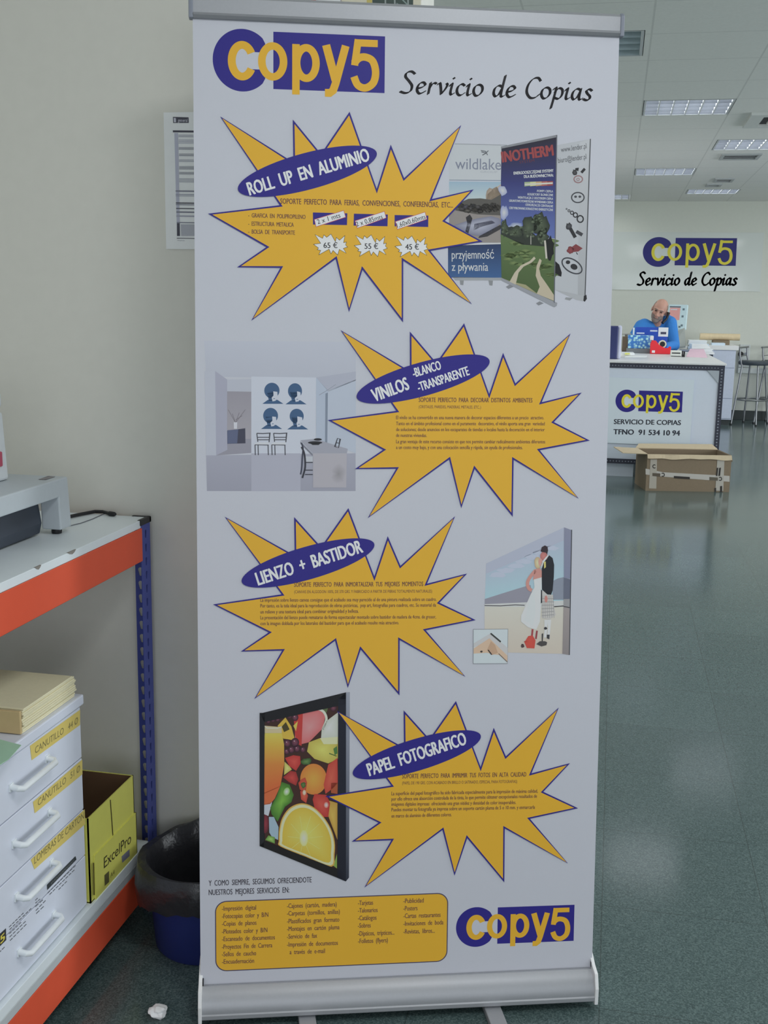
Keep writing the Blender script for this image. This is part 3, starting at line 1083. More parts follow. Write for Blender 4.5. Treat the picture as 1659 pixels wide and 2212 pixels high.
for i in range(26):
    r_ = random.Random(i)
    x = 660 + r_.random() * 520
    art.fan(rnd_blob(x, 1150 + r_.random() * 380 * (0.5 + (x - 655) / 1100), 60, 22, seed=i), A(112, 132, 56), A(74, 102, 40), 6)
art.poly([(655, 1040), (760, 1010), (860, 1040), (980, 1080), (1080, 1180), (1090, 1210), (860, 1190), (655, 1090)], A(40, 50, 38), 6)
for i, (x, y, rx, ry) in enumerate(((690, 1020, 34, 80), (800, 1070, 80, 62), (930, 1030, 66, 110), (1050, 1000, 74, 130), (1070, 1110, 60, 80), (1010, 940, 40, 60))):
    art.fan(rnd_blob(x, y, rx, ry, 18, 0.3, seed=20 + i), A(76, 92, 62), A(36, 46, 34), 7)
    for k in range(8):
        r_ = random.Random(i * 9 + k)
        art.fan(rnd_blob(x + r_.uniform(-.7, .7) * rx, y + r_.uniform(-.8, .8) * ry, 16, 14, 9, 0.4, seed=i * 9 + k), A(100, 116, 84), A(58, 74, 48), 8)
art.fan(rnd_blob(1140, 1230, 48, 110, seed=31), A(26, 30, 28), A(18, 22, 22), 7)
art.line([(1092, 1150), (1108, 1330)], 18, A(188, 180, 164), 8)
art.line([(952, 1080), (952, 1190)], 8, A(168, 164, 150), 8)
art.poly([(985, 1310), (1000, 1330), (960, 1370), (880, 1410), (830, 1470), (800, 1590), (740, 1560), (790, 1470), (850, 1400), (940, 1355)], A(186, 172, 142), 7)
art.poly([(1040, 1330), (1060, 1350), (1035, 1430), (1050, 1500), (1120, 1600), (1180, 1690), (1190, 1755), (1010, 1680), (1040, 1610), (1000, 1500), (1010, 1400)], A(184, 168, 136), 7)
art.poly([(760, 1560), (900, 1590), (1030, 1690), (1190, 1760), (660, 1522)], A(152, 146, 96), 6)
art.poly([(655, 1518), (1190, 1760), (1215, 1770), (1210, 1800), (1185, 1815), (660, 1548)], A(142, 144, 152), 6)
art.line([(1210, 100), (1185, 1770)], 10, A(96, 98, 108), 8)
for x, y in ((740, 1610), (1040, 1775)):
    art.poly([(x - 36, y), (x, y - 20), (x + 40, y), (x - 10, y + 22)], A(126, 128, 134), 5)
art.build('printed_roll_up_picture', sheet)

# white room with four portrait stickers
art = Art(b3, zoomed(430, 720, 4.6083), gain=0.9)
art.grad([(50, 75), (1562, 85), (1558, 460), (70, 430)], A(172, 174, 184), A(166, 168, 178), 1)
art.poly([(55, 380), (160, 372), (170, 1215), (72, 1215)], A(168, 170, 180), 2)
art.poly([(160, 375), (280, 460), (282, 1165), (170, 1215)], A(152, 152, 166), 2)
art.poly([(280, 460), (520, 455), (520, 580), (280, 578)], A(166, 168, 178), 2)
art.grad([(280, 578), (520, 582), (520, 1050), (280, 1050)], A(138, 134, 142), A(150, 146, 152), 3)
art.poly([(280, 1050), (520, 1050), (520, 1190), (170, 1215), (282, 1160)], A(136, 134, 144), 3)
art.poly([(520, 430), (1165, 440), (1160, 1195), (520, 1195)], A(180, 183, 193), 2)
art.poly([(1165, 440), (1285, 570), (1280, 1090), (1165, 1050)], A(160, 168, 182), 2)
art.poly([(1165, 440), (1560, 380), (1560, 470), (1290, 580)], A(158, 160, 172), 2)
art.poly([(1285, 570), (1560, 460), (1560, 1195), (1280, 1090)], A(166, 172, 184), 2)
art.poly([(1258, 600), (1282, 590), (1276, 1090), (1254, 1085)], A(118, 126, 140), 3)
art.line([(1195, 615), (1255, 580), (1360, 510)], 5, A(130, 134, 146), 3)
art.grad([(70, 1215), (1558, 1195), (1558, 1570), (78, 1570)], A(150, 150, 162), A(142, 142, 154), 1)
art.poly([(520, 1195), (1010, 1195), (1010, 1570), (520, 1570)], A(158, 158, 170), 2)
art.poly([(280, 970), (460, 945), (462, 1095), (282, 1100)], A(62, 62, 76), 4)
art.poly([(282, 965), (390, 955), (380, 1095), (282, 1098)], A(86, 92, 116), 5)
art.poly([(345, 885), (380, 885), (378, 950), (348, 950)], A(186, 186, 192), 5)
for a_, b_ in (((360, 885), (290, 760)), ((362, 885), (330, 800)), ((366, 885), (400, 790)), ((368, 885), (460, 760)), ((366, 860), (430, 820))):
    art.line([a_, b_], 5, A(112, 106, 112), 4)
PB = A(58, 84, 116)
PORTRAITS = ((735, 600, 0), (965, 605, 1), (722, 850, 2), (982, 855, 3))
for cx_, cy_, k in PORTRAITS:
    by = cy_ + 102
    art.poly([(cx_ - 105, by), (cx_ - 50, by - 40), (cx_ + 45, by - 40), (cx_ + 105, by)], PB, 3)
    hr = (76, 70, 74, 70)[k]
    art.poly(ell(cx_ - 10, cy_ - 30, hr, 78 if k != 3 else 74, n=28), PB, 3)
    art.poly([(cx_ - 60, cy_ - 20), (cx_ + 40, cy_ - 20), (cx_ + 30, cy_ + 70), (cx_ - 40, cy_ + 72)], PB, 3)
    sh = (12, 18, 14, 4)[k]
    art.poly([(cx_ - 8 + sh, cy_ - 22 - (k % 2) * 6), (cx_ + 44, cy_ - 18), (cx_ + 48, cy_ + 30), (cx_ + 26, cy_ + 72), (cx_ - 4, cy_ + 78), (cx_ - 12, cy_ + 40), (cx_ + sh - 6, cy_ + 20)], A(180, 183, 193), 4)
    art.line([(cx_ + 4, cy_ + 52), (cx_ + 20, cy_ + 50)], 6, PB, 5)
LN = A(62, 62, 70)
for x in (575, 742):
    art.line([(x, 995), (x + 60, 998), (x + 130, 993), (x + 122, 1085)], 9, LN, 4)
    art.line([(x, 995), (x + 10, 1080)], 9, LN, 4)
    for y in (1035, 1060):
        art.line([(x + 8, y), (x + 125, y)], 8, LN, 4)
    art.poly([(x - 20, 1095), (x + 10, 1085), (x + 125, 1085), (x + 118, 1110), (x + 40, 1118), (x - 18, 1108)], A(186, 188, 196), 4)
    art.line([(x - 20, 1110), (x + 118, 1112)], 7, LN, 5)
    for lx in (-18, 12, 112):
        art.line([(x + lx, 1110), (x + lx + 3, 1212)], 9, LN, 4)
art.poly([(1008, 1065), (1150, 1050), (1480, 1150), (1470, 1200), (1135, 1200)], A(146, 146, 156), 4)
art.poly([(1008, 1075), (1130, 1200), (1130, 1222), (1008, 1100)], A(112, 112, 122), 4)
art.poly([(1135, 1195), (1470, 1195), (1465, 1535), (1135, 1535)], A(160, 156, 162), 5)
art.fan(rnd_blob(1390, 1400, 70, 90, seed=41), A(134, 130, 134), A(158, 154, 160), 6)
art.poly(ell(1155, 1088, 72, 14, n=20), A(40, 40, 44), 6)
art.poly([(1100, 1090), (1215, 1090), (1190, 1112), (1130, 1112)], A(50, 50, 54), 6)
art.poly(ell(1182, 1056, 40, 12, n=20), A(40, 40, 44), 7)
art.line([(1378, 1045), (1405, 1052), (1388, 1140), (1352, 1128)], 8, LN, 6, True)
art.line([(1366, 1088), (1396, 1094)], 7, LN, 6)
art.line(smooth_path([(1020, 1090), (1035, 1150), (1028, 1230), (1022, 1340), (1010, 1405)], 5), 15, A(58, 60, 74), 5)
art.line(smooth_path([(1020, 1130), (1048, 1200), (1056, 1330), (1028, 1440)], 5), 18, A(50, 50, 58), 6)
art.poly([(1058, 1225), (1132, 1225), (1132, 1285), (1058, 1285)], A(170, 172, 178), 5)
for y in (1285, 1362, 1405):
    art.line([(1055, y), (1132, y)], 10, LN, 6)
art.build('printed_white_room_picture', sheet)

# couple on the beach, printed as a stretched canvas
art = Art(b3, zoomed(1000, 1120, 6.3808), sat=0.9, gain=0.9)
art.grad([(320, 620), (1395, 122), (1388, 1215), (300, 1195)], A(158, 164, 182), A(150, 186, 204), 1, 10)
art.poly([(320, 620), (1395, 122), (1395, 300), (320, 760)], A(160, 164, 180), 2)
for i in range(7):
    art.poly(rnd_blob(480 + i * 120, 780 - i * 62, 110, 34, seed=50 + i), A(168, 174, 190), 2)
art.poly([(300, 1110), (520, 1040), (760, 965), (930, 915), (990, 1190), (300, 1190)], A(134, 132, 144), 3)
art.poly([(1240, 860), (1310, 825), (1390, 808), (1385, 1120), (1230, 1120)], A(126, 132, 146), 3)
art.poly([(298, 1180), (990, 1150), (1388, 1130), (1385, 1220), (298, 1215)], A(184, 184, 182), 4)
art.line([(298, 1200), (520, 1204), (720, 1190), (850, 1196)], 11, A(62, 58, 60), 5)
art.line([(1255, 1215), (1388, 1205)], 14, A(58, 56, 56), 5)
art.grad([(298, 1210), (1385, 1218), (1375, 1865), (298, 1840)], A(188, 184, 172), A(184, 172, 158), 3)
# canvas side
art.grad([(1395, 122), (1498, 160), (1478, 830), (1390, 820)], A(124, 126, 146), A(120, 124, 146), 6)
art.poly([(1390, 815), (1480, 838), (1472, 1110), (1386, 1110)], A(96, 100, 116), 7)
art.poly([(1386, 1110), (1472, 1108), (1470, 1235), (1385, 1215)], A(140, 138, 140), 7)
art.line([(1385, 1210), (1470, 1228)], 12, A(60, 58, 62), 8)
art.grad([(1385, 1218), (1468, 1235), (1465, 1880), (1370, 1865)], A(146, 136, 134), A(130, 122, 122), 7)
art.line([(1498, 155), (1466, 1880)], 12, A(60, 60, 66), 8)
# the couple
SK = A(188, 130, 120)
art.poly([(975, 830), (1085, 800), (1085, 1000), (1075, 1180), (1060, 1420), (1010, 1530), (900, 1500), (800, 1420), (800, 1340), (850, 1230), (930, 1050), (985, 950)], A(200, 205, 208), 8)
art.poly([(930, 1060), (985, 1000), (1000, 1300), (960, 1480), (850, 1400)], A(190, 197, 202), 9)
art.poly([(985, 700), (1060, 680), (1085, 720), (1085, 810), (975, 840), (965, 850)], SK, 9)
art.line(smooth_path([(1000, 715), (930, 800), (890, 880), (905, 960), (950, 990)], 5), 46, SK, 9)
art.fan(rnd_blob(1030, 610, 48, 82, 16, 0.1, seed=60), A(206, 190, 150), A(180, 152, 116), 9)
art.poly(ell(1066, 600, 28, 52, n=18), A(192, 138, 126), 10)
art.fan(rnd_blob(1115, 520, 52, 62, 16, 0.06, seed=61), A(186, 116, 110), A(168, 100, 96), 9)
art.poly([(1070, 450), (1085, 395), (1130, 370), (1165, 390), (1172, 440), (1160, 495), (1140, 470), (1085, 460)], A(54, 42, 48), 10)
art.poly([(1085, 640), (1150, 540), (1185, 505), (1235, 545), (1256, 640), (1252, 800), (1235, 990), (1215, 1050), (1160, 1045), (1090, 980), (1085, 800)], A(36, 38, 44), 9)
art.poly([(1075, 620), (1100, 580), (1165, 505), (1185, 508), (1110, 610), (1085, 690)], A(206, 208, 206), 10)
art.poly([(1115, 600), (1140, 590), (1142, 670), (1118, 690)], A(196, 180, 96), 11)
art.poly([(1080, 990), (1150, 1000), (1165, 1050), (1240, 1050), (1245, 1180), (1280, 1330), (1190, 1395), (1090, 1370)], A(178, 174, 170), 8)
for i in range(6):
    art.line([(1085, 1100 + i * 48), (1255, 1105 + i * 44)], 7, A(132, 130, 130), 9)
    art.line([(1100 + i * 28, 1060), (1105 + i * 30, 1370)], 5, A(142, 138, 138), 9)
art.poly(ell(1145, 1110, 22, 48, n=16), A(186, 120, 112), 10)
art.poly([(1075, 980), (1090, 990), (1090, 1160), (1072, 1170)], A(44, 44, 50), 10)
for x0 in (1120, 1165):
    art.poly([(x0, 1395), (x0 + 50, 1395), (x0 + 40, 1500), (x0 + 30, 1640), (x0 - 5, 1640), (x0 + 5, 1500)], A(196, 198, 196), 8)
art.fan(rnd_blob(1136, 1512, 22, 18, seed=62), A(52, 52, 56), A(60, 60, 64), 10)
art.poly([(1155, 1600), (1195, 1600), (1190, 1665), (1155, 1650)], A(56, 56, 60), 10)
art.poly([(1085, 1590), (1105, 1580), (1100, 1690), (1085, 1690)], A(50, 50, 54), 10)
art.poly([(1010, 1730), (1060, 1690), (1130, 1690), (1160, 1705), (1150, 1745), (1080, 1762)], A(70, 66, 66), 10)
art.line([(960, 1525), (950, 1620)], 26, A(150, 62, 66), 8)
art.line([(1020, 1545), (1005, 1660)], 24, A(140, 56, 62), 8)
art.fan([(850, 1700), (900, 1620), (960, 1610), (1000, 1680), (985, 1790), (880, 1785), (840, 1690)], A(204, 70, 52), A(188, 64, 52), 9)
art.fan(rnd_blob(822, 1755, 22, 26, seed=63), A(80, 60, 62), A(70, 54, 56), 9)
# inset: corner of the stretcher
art.poly([(140, 1525), (622, 1520), (615, 2000), (138, 2003)], A(120, 122, 128), 10)
art.poly([(146, 1531), (616, 1526), (609, 1994), (144, 1997)], A(182, 190, 200), 11)
art.poly([(146, 1720), (375, 1585), (616, 1780), (612, 1994), (500, 1890), (360, 1680), (146, 1780)], A(178, 176, 176), 12)
art.poly([(146, 1790), (365, 1650), (612, 1890), (612, 1975), (500, 1880), (410, 1870), (330, 1850), (146, 1860)], A(194, 164, 138), 13)
art.poly([(385, 1690), (440, 1740), (480, 1850), (400, 1880), (330, 1810)], A(178, 144, 116), 14)
art.line([(380, 1582), (520, 1700)], 22, A(56, 58, 56), 14)
art.line([(490, 1860), (610, 1975)], 8, A(60, 56, 52), 14)
art.fan(rnd_blob(252, 1832, 18, 14, seed=64), A(52, 46, 44), A(60, 52, 48), 14)
art.line([(345, 1810), (395, 1875)], 16, A(56, 48, 44), 15)
art.build('printed_canvas_picture', sheet)

# framed fruit picture
art = Art(b3, zoomed(540, 1480, 5.0273), sat=0.9, gain=0.88)
art.poly([(110, 308), (1042, 78), (1085, 78), (1075, 2090), (1040, 2130), (105, 1745)], A(30, 30, 34), 1)
art.grad([(1042, 78), (1085, 80), (1075, 2090), (1042, 2130)], A(140, 144, 158), A(44, 48, 62), 2)
art.poly([(155, 390), (962, 215), (950, 2000), (160, 1690)], A(62, 38, 32), 2)
CLIP = None
art.fan([(480, 300), (760, 255), (820, 330), (790, 470), (640, 620), (560, 640), (490, 590)], A(208, 132, 132), A(196, 96, 96), 3)
art.poly([(470, 310), (575, 285), (560, 660), (520, 640), (490, 540)], A(178, 48, 42), 4)
art.line(smooth_path([(735, 255), (800, 290), (830, 370), (790, 480)], 5), 26, A(196, 196, 176), 4)
art.poly([(760, 262), (850, 240), (830, 300), (790, 300)], A(84, 100, 60), 3)
art.fan([(830, 390), (962, 290), (958, 560), (770, 590), (780, 470)], A(196, 198, 190), A(178, 182, 168), 4)
art.fan([(640, 620), (760, 575), (958, 560), (955, 800), (850, 850), (700, 800), (620, 720)], A(204, 190, 84), A(176, 160, 60), 5)
art.poly([(760, 575), (955, 560), (950, 640), (800, 640)], A(196, 194, 150), 6)
art.poly([(905, 690), (945, 660), (950, 740), (920, 760)], A(70, 112, 54), 7)
art.line([(860, 740), (940, 770)], 10, A(70, 96, 44), 7)
for i, (x, y, r) in enumerate(((405, 630, 40), (490, 620, 44), (450, 700, 36), (400, 720, 30), (575, 700, 30), (510, 690, 34), (250, 375, 26), (200, 390, 24), (300, 370, 26), (430, 330, 30), (490, 350, 36), (905, 245, 36))):
    art.fan(ell(x, y, r, r * 1.1, n=18), A(122, 66, 82), A(48, 28, 40), 6)
    art.fan(ell(x - r * .2, y - r * .3, r * .2, r * .2, n=8), A(190, 170, 180), A(130, 80, 96), 7)
art.poly([(300, 440), (385, 350), (450, 450), (490, 600), (360, 580)], A(206, 160, 40), 4)
art.poly([(345, 450), (390, 400), (430, 480), (370, 510)], A(70, 62, 30), 5)
art.poly([(470, 440), (520, 390), (500, 500)], A(196, 170, 60), 5)
# tall glass of juice
art.grad([(160, 520), (345, 520), (370, 640), (155, 640)], A(206, 178, 62), A(206, 158, 46), 7)
art.grad([(155, 640), (370, 640), (372, 860), (152, 860)], A(206, 158, 44), A(206, 118, 40), 7)
art.grad([(152, 860), (372, 860), (330, 1100), (152, 1180)], A(206, 118, 40), A(198, 88, 36), 7)
art.poly([(152, 1170), (330, 1095), (270, 1230), (220, 1290), (152, 1300)], A(196, 92, 44), 7)
art.poly([(160, 440), (345, 455), (345, 525), (160, 525)], A(186, 170, 130), 7)
art.line([(155, 440), (185, 465), (300, 468), (345, 450)], 8, A(206, 200, 180), 8)
art.poly([(152, 1290), (240, 1270), (200, 1420), (152, 1400)], A(176, 180, 188), 7)
art.fan(ell(165, 1500, 40, 110, n=18), A(140, 50, 60), A(90, 34, 44), 6)
art.poly([(205, 1430), (260, 1430), (310, 1540), (305, 1680), (240, 1650), (210, 1600)], A(142, 164, 178), 6)
art.fan([(165, 1680), (200, 1630), (270, 1650), (270, 1720)], A(150, 186, 90), A(84, 130, 50), 7)
# strawberries, lime, orange, cherry
art.fan([(380, 790), (470, 760), (545, 770), (550, 850), (500, 930), (430, 880)], A(206, 70, 58), A(172, 44, 40), 8)
art.fan(rnd_blob(610, 830, 60, 40, seed=71), A(96, 130, 70), A(48, 74, 36), 7)
art.fan([(375, 830), (430, 880), (455, 915), (370, 975)], A(204, 196, 110), A(178, 164, 66), 8)
art.fan([(360, 1000), (440, 930), (500, 940), (525, 1020), (500, 1090), (420, 1050)], A(186, 62, 54), A(146, 40, 38), 8)
art.fan(ell(690, 1020, 145, 168, n=36), A(214, 146, 44), A(196, 112, 34), 8)
art.fan([(560, 1020), (600, 1000), (620, 1060), (600, 1180), (540, 1130), (525, 1060)], A(198, 78, 48), A(170, 60, 40), 9)
art.fan(rnd_blob(580, 1080, 26, 34, seed=72), A(92, 120, 60), A(52, 80, 36), 10)
art.fan([(850, 860), (950, 790), (955, 1060), (900, 1120), (820, 1180), (800, 1080)], A(206, 84, 62), A(180, 58, 44), 9)
art.poly([(880, 1060), (955, 1060), (950, 1180), (880, 1170)], A(160, 76, 40), 9)
art.fan([(545, 1150), (600, 1130), (630, 1200), (610, 1280), (555, 1240)], A(206, 90, 60), A(176, 54, 40), 9)
art.fan(ell(590, 1165, 20, 30, n=12), A(206, 196, 180), A(200, 150, 110), 10)
art.fan([(700, 1180), (830, 1190), (870, 1280), (850, 1430), (780, 1430), (700, 1330), (680, 1240)], A(206, 74, 58), A(172, 44, 38), 9)
art.fan(ell(828, 1300, 26, 34, n=14), A(216, 206, 200), A(204, 96, 76), 10)
art.fan([(850, 1250), (950, 1280), (950, 1680), (880, 1500), (850, 1420)], A(200, 160, 60), A(176, 134, 44), 8)
art.fan([(345, 1050), (430, 1080), (475, 1190), (450, 1270), (380, 1320), (300, 1480), (235, 1400), (220, 1330), (290, 1200)], A(112, 168, 52), A(58, 106, 34), 9)
art.fan(ell(398, 1155, 34, 46, n=16, rot=20), A(206, 216, 196), A(120, 172, 64), 10)
# half orange
og = [(312, 1690), (318, 1560), (350, 1440), (420, 1340), (510, 1290), (600, 1285), (700, 1330), (800, 1430), (880, 1560), (920, 1700), (918, 1840), (885, 1970), (600, 1860), (330, 1750)]
og = smooth_path(og, 4, True)
art.poly(og, A(206, 150, 50), 11)
ogi = lambda k: [(620 + (x - 620) * k, 1640 + (y - 1640) * k) for x, y in og]
art.poly([p for p in ogi(0.96)], A(206, 198, 150), 12)
art.fan([p for p in ogi(0.87)], A(212, 190, 84), A(206, 164, 34), 13)
for a in range(0, 360, 36):
    art.line([(585 + 40 * math.cos(math.radians(a)), 1660 + 50 * math.sin(math.radians(a))), (600 + 190 * math.cos(math.radians(a)), 1640 + 230 * math.sin(math.radians(a)))], 4, A(212, 196, 110), 14)
art.fan(ell(585, 1660, 46, 88, n=18), A(212, 208, 180), A(210, 192, 110), 15)
art.poly([(905, 1960), (945, 1830), (945, 1990)], A(120, 150, 60), 10)
# the frame over the picture's edges
art.poly([(105, 300), (160, 300), (152, 1760), (105, 1745)], A(32, 32, 36), 16)
art.poly([(110, 308), (1042, 78), (1042, 205), (155, 400)], A(26, 26, 30), 16)
art.poly([(958, 150), (1042, 78), (1042, 2130), (948, 2090)], A(28, 30, 42), 16)
art.poly([(105, 1745), (160, 1690), (355, 1765), (890, 1975), (1000, 2010), (1042, 2128), (105, 1745)], A(26, 24, 24), 16)
art.build('printed_fruit_picture', sheet)

# ================================================================== WALL PAPERS
def wall_art(Yp, zf, step=0.0002):
    """drawing on a plane facing the viewer at depth Yp"""
    return Art(lambda u, v, h: (u, Yp - h, v), (lambda x, y: (lambda p: (p.x, p.z))(at_y(*zf(x, y), Yp))), step)


def zpx(ox, oy, s):
    return lambda x, y: (ox + x / s, oy + y / s)


M_paper = mat('white_paper', A(190, 192, 204), 0.7, var=0.02)
M_cream = mat('cream_card', A(184, 178, 150), 0.75, var=0.05, scale=120)
M_cream2 = mat('cream_poster_paper', A(182, 178, 160), 0.7, var=0.02)

Yp = WY - 0.004
p0, p1 = at_y(350, 243, Yp), at_y(362, 538, Yp)
xl = (p0.x + p1.x) / 2
notice = MB().box(xl, xl + 0.21, Yp, Yp + 0.002, p1.z, p0.z).build('wall_notice', M_paper)
tag(notice, 'printed white notice sheet taped to the wall, half hidden by the banner', 'notice')
art = wall_art(Yp - 0.0003, zpx(300, 200, 4.1475))
G1, G2, G3 = A(60, 60, 70), A(132, 134, 146), A(104, 106, 118)
art.poly([(305, 218), (445, 222), (447, 272), (307, 272)], G1, 1)
art.poly([(312, 226), (332, 228), (334, 266), (314, 266)], A(160, 160, 170), 2)
art.text('general', (350, 262), (436, 264), 30, A(170, 170, 180), 2)
art.poly([(304, 338), (620, 342), (621, 358), (305, 356)], G1, 1)
art.poly([(318, 362), (352, 362), (368, 1285), (342, 1285)], A(150, 152, 166), 1)
for (y0, y1, c, x0) in ((378, 405, G2, 356), (420, 462, A(148, 150, 162), 356), (490, 518, G3, 358), (548, 578, G3, 360), (600, 628, G2, 360), (660, 692, G3, 362), (712, 740, G3, 362),
                        (768, 812, A(140, 142, 152), 362), (876, 888, G3, 330), (908, 936, A(122, 124, 138), 330), (984, 994, G1, 332), (1000, 1008, G3, 332), (1034, 1042, G1, 334), (1064, 1076, G3, 336),
                        (1100, 1112, G2, 336), (1160, 1168, G3, 340)):
    if y1 - y0 > 14:
        for k in range(int((y1 - y0) / 8)):
            art.poly([(x0, y0 + k * 8), (620 - (k * 53) % 110, y0 + k * 8 + 2), (620 - (k * 53) % 110, y0 + k * 8 + 6), (x0, y0 + k * 8 + 4)], c, 2)
    else:
        art.poly([(x0, y0), (620, y0 + 4), (620, y1 + 4), (x0, y1)], c, 2)
art.poly([(342, 1170), (366, 1170), (368, 1285), (342, 1285)], G1, 3)
art.poly([(376, 1180), (600, 1182), (604, 1285), (380, 1285)], A(142, 144, 152), 2)
art.poly([(340, 1302), (620, 1306), (620, 1312), (340, 1308)], G1, 2)
art.text('www.general.es', (345, 1328), (410, 1330), 10, G3, 2)
art.build('notice_print', notice)


def pinned(name, label, cat, x0, x1, ybot, m, top):
    a, c = at_y(x0, ybot[0], Yp), at_y(x1, ybot[1], Yp)
    b = MB().prism([(a.x, Yp, a.z), (c.x, Yp, c.z), (c.x, Yp + 0.003, c.z), (a.x, Yp + 0.003, a.z)],
                   [(a.x, Yp, top), (c.x, Yp, top), (c.x, Yp + 0.003, top), (a.x, Yp + 0.003, top)])
    o = b.build(name, m)
    return tag(o, label, cat)


pw = pinned('wall_poster', 'white poster with a red mark showing above the banner top', 'poster', 505, 735, (16, 26), M_paper, 2.62)
art = wall_art(Yp - 0.0003, zpx(340, 0, 2.9625))
art.text('Ayuntamiento de Madrid', (440, 10), (722, 8), 20, A(70, 72, 96), 1, bold=0.01)
art.build('poster_heading', pw)
art = wall_art(Yp - 0.0003, zpx(340, 0, 2.9625))
art.poly([(983, -40), (1014, -40), (1014, 13), (983, 10)], A(186, 44, 56), 1)
art.build('red_mark', pw)
art = wall_art(Yp - 0.0003, zpx(340, 0, 2.9625))
art.text('madrid', (1026, 33), (1076, 34), 10, A(110, 116, 150), 1)
art.build('small_lettering', pw)
pc = pinned('wall_poster', 'cream poster with a dark green photo showing above the banner top', 'poster', 738, 908, (16, 26), M_cream2, 2.62)
art = wall_art(Yp - 0.0003, zpx(340, 0, 2.9625))
art.poly([(1340, -220), (1376, -220), (1374, 44), (1340, 42)], A(168, 156, 92), 1)
art.grad([(1376, -220), (1640, -220), (1636, 55), (1376, 44)], A(70, 92, 80), A(62, 70, 68), 1)
for x in (1455, 1515, 1600):
    art.line([(x, -200), (x + 5, 46)], 10, A(130, 138, 136), 2)
art.line([(1560, -10), (1620, 50)], 8, A(120, 136, 132), 3)
art.line([(1530, 20), (1580, 52)], 6, A(110, 124, 120), 3)
art.build('green_photo', pc)

# ================================================================== SHELVING RACK
XF, YB, YN, XB = -1.06, 2.404, 0.95, -1.64
M_blue = mat('blue_enamel', A(52, 62, 128, 1.6), 0.45, var=0.05)
M_orange = mat('orange_enamel', A(180, 68, 42, 1.8), 0.5, var=0.05, scale=15)
M_melamine = mat('white_melamine', A(184, 190, 196), 0.4, var=0.02)
M_edge = mat('grey_board_edge', A(150, 154, 156), 0.6, var=0.04)
M_chip = mat('bare_chipboard', A(112, 108, 102), 0.9)
rack = thing('shelving_rack', 'bolted shelving rack with blue uprights, orange beams and white boards', 'shelving', ((XF + XB) / 2, (YB + YN) / 2, 0))


def keyhole(cx, cz, r=0.0062):
    up = ell(cx, cz + 0.004, r, r, -20, 200, 8)
    return up + [(cx - 0.0028, cz - 0.010), (cx, cz - 0.0118), (cx + 0.0028, cz - 0.010)]


HT = 0.984


def upright(x, y, sx, sy):
    b = MB()
    holes = [keyhole(0.0262, 0.025 + 0.0333 * i) for i in range(29)]
    out = [(0, 0), (0.039, 0), (0.039, HT), (0, HT)]
    b.plate(out, holes, lambda u, v: (x - sx * u, y - sy * 0.001, v))
    holes2 = [keyhole(0.024, 0.025 + 0.0333 * i, 0.0046) for i in range(29)]
    out2 = [(0, 0), (0.050, 0), (0.050, HT), (0, HT)]
    b.plate(out2, holes2, lambda u, v: (x - sx * 0.001, y - sy * u, v))
    o = b.build('upright', M_blue, rack, solid=0.0018)
    c = MB()
    c.box(min(x + sx * .003, x - sx * .043), max(x + sx * .003, x - sx * .043), min(y + sy * .003, y - sy * .008), max(y + sy * .003, y - sy * .008), HT - 0.004, HT + 0.010)
    c.box(min(x + sx * .003, x - sx * .008), max(x + sx * .003, x - sx * .008), min(y + sy * .003, y - sy * .054), max(y + sy * .003, y - sy * .054), HT - 0.004, HT + 0.010)
    c.build('upright_cap', M_black, rack, bevel=0.002)


for x, sx in ((XF, 1), (XB, -1)):
    for y, sy in ((YB, 1), (YN, -1)):
        upright(x, y, sx, sy)
for z0, z1 in ((0.895, 0.974), (0.054, 0.141)):
    for x, sx in ((XF, 1), (XB, -1)):
        b = MB()
        xa, xb = x - sx * 0.006, x - sx * 0.022
        xo, xi = x + sx * 0.001, x - sx * 0.002
        b.box(min(xo, xi), max(xo, xi), YN + 0.006, YB - 0.046, z0, z1)
        b.box(min(xo, x - sx * .03), max(xo, x - sx * .03), YN + 0.006, YB - 0.046, z0, z0 + 0.002)
        b.box(min(xo, x - sx * .02), max(xo, x - sx * .02), YN + 0.006, YB - 0.046, z1 - 0.018, z1 - 0.016)
        b.build('long_beam', M_orange, rack, bevel=0.0015)
    for y, sy in ((YB, 1), (YN, -1)):
        ya, yb_ = sorted((y - sy * 0.006, y - sy * 0.009))
        MB().box(XB + 0.05, XF - 0.05, ya, yb_, z0, z1 - 0.004).build('end_beam', M_orange, rack, bevel=0.001)
BT, SH = 0.9925, 0.185
MB().box(XB + 0.002, XF - 0.001, YN + 0.002, YB - 0.006, 0.9745, BT).build('shelf_board', M_melamine, rack, bevel=0.001)
MB().box(XB + 0.002, XF - 0.001, YN + 0.002, YB - 0.046, 0.161, SH).build('shelf_board', M_melamine, rack, bevel=0.001)
MB().box(XB + 0.002, XF, YN + 0.002, YB - 0.046, 0.1415, 0.161).build('edge_strip', M_edge, rack, bevel=0.001)
# chipped spots on the front edge of the top board
for px, py, ln in ((156, 1196, 0.018), (83, 1226, 0.012)):
    p = at_x(px, py, XF)
    b = MB()
    pts = [(p.y - ln, BT + .0003), (p.y + ln, BT + .0003), (p.y + ln * .6, BT - 0.004), (p.y + ln * .1, BT - 0.0065), (p.y - ln * .5, BT - 0.004)]
    b.prism([(XF - 0.004, y, z) for y, z in pts], [(XF - 0.0004, y, z) for y, z in pts])
    b.build('chipped_spot', M_chip, rack)

# ================================================================== BINDING MACHINE ON TOP
M_mgrey = mat('light_grey_casing', A(150, 156, 160), 0.5, var=0.03, scale=80)
M_mdark = mat('charcoal_panel', A(48, 54, 64, 1.5), 0.5, var=0.06)
mach = thing('binding_machine', 'light grey desktop binding machine with a black lower front on the top shelf', 'machine', (-1.29, 1.9, BT))
XM, ZT = -1.154, 1.117
b = MB()
y1 = 2.188
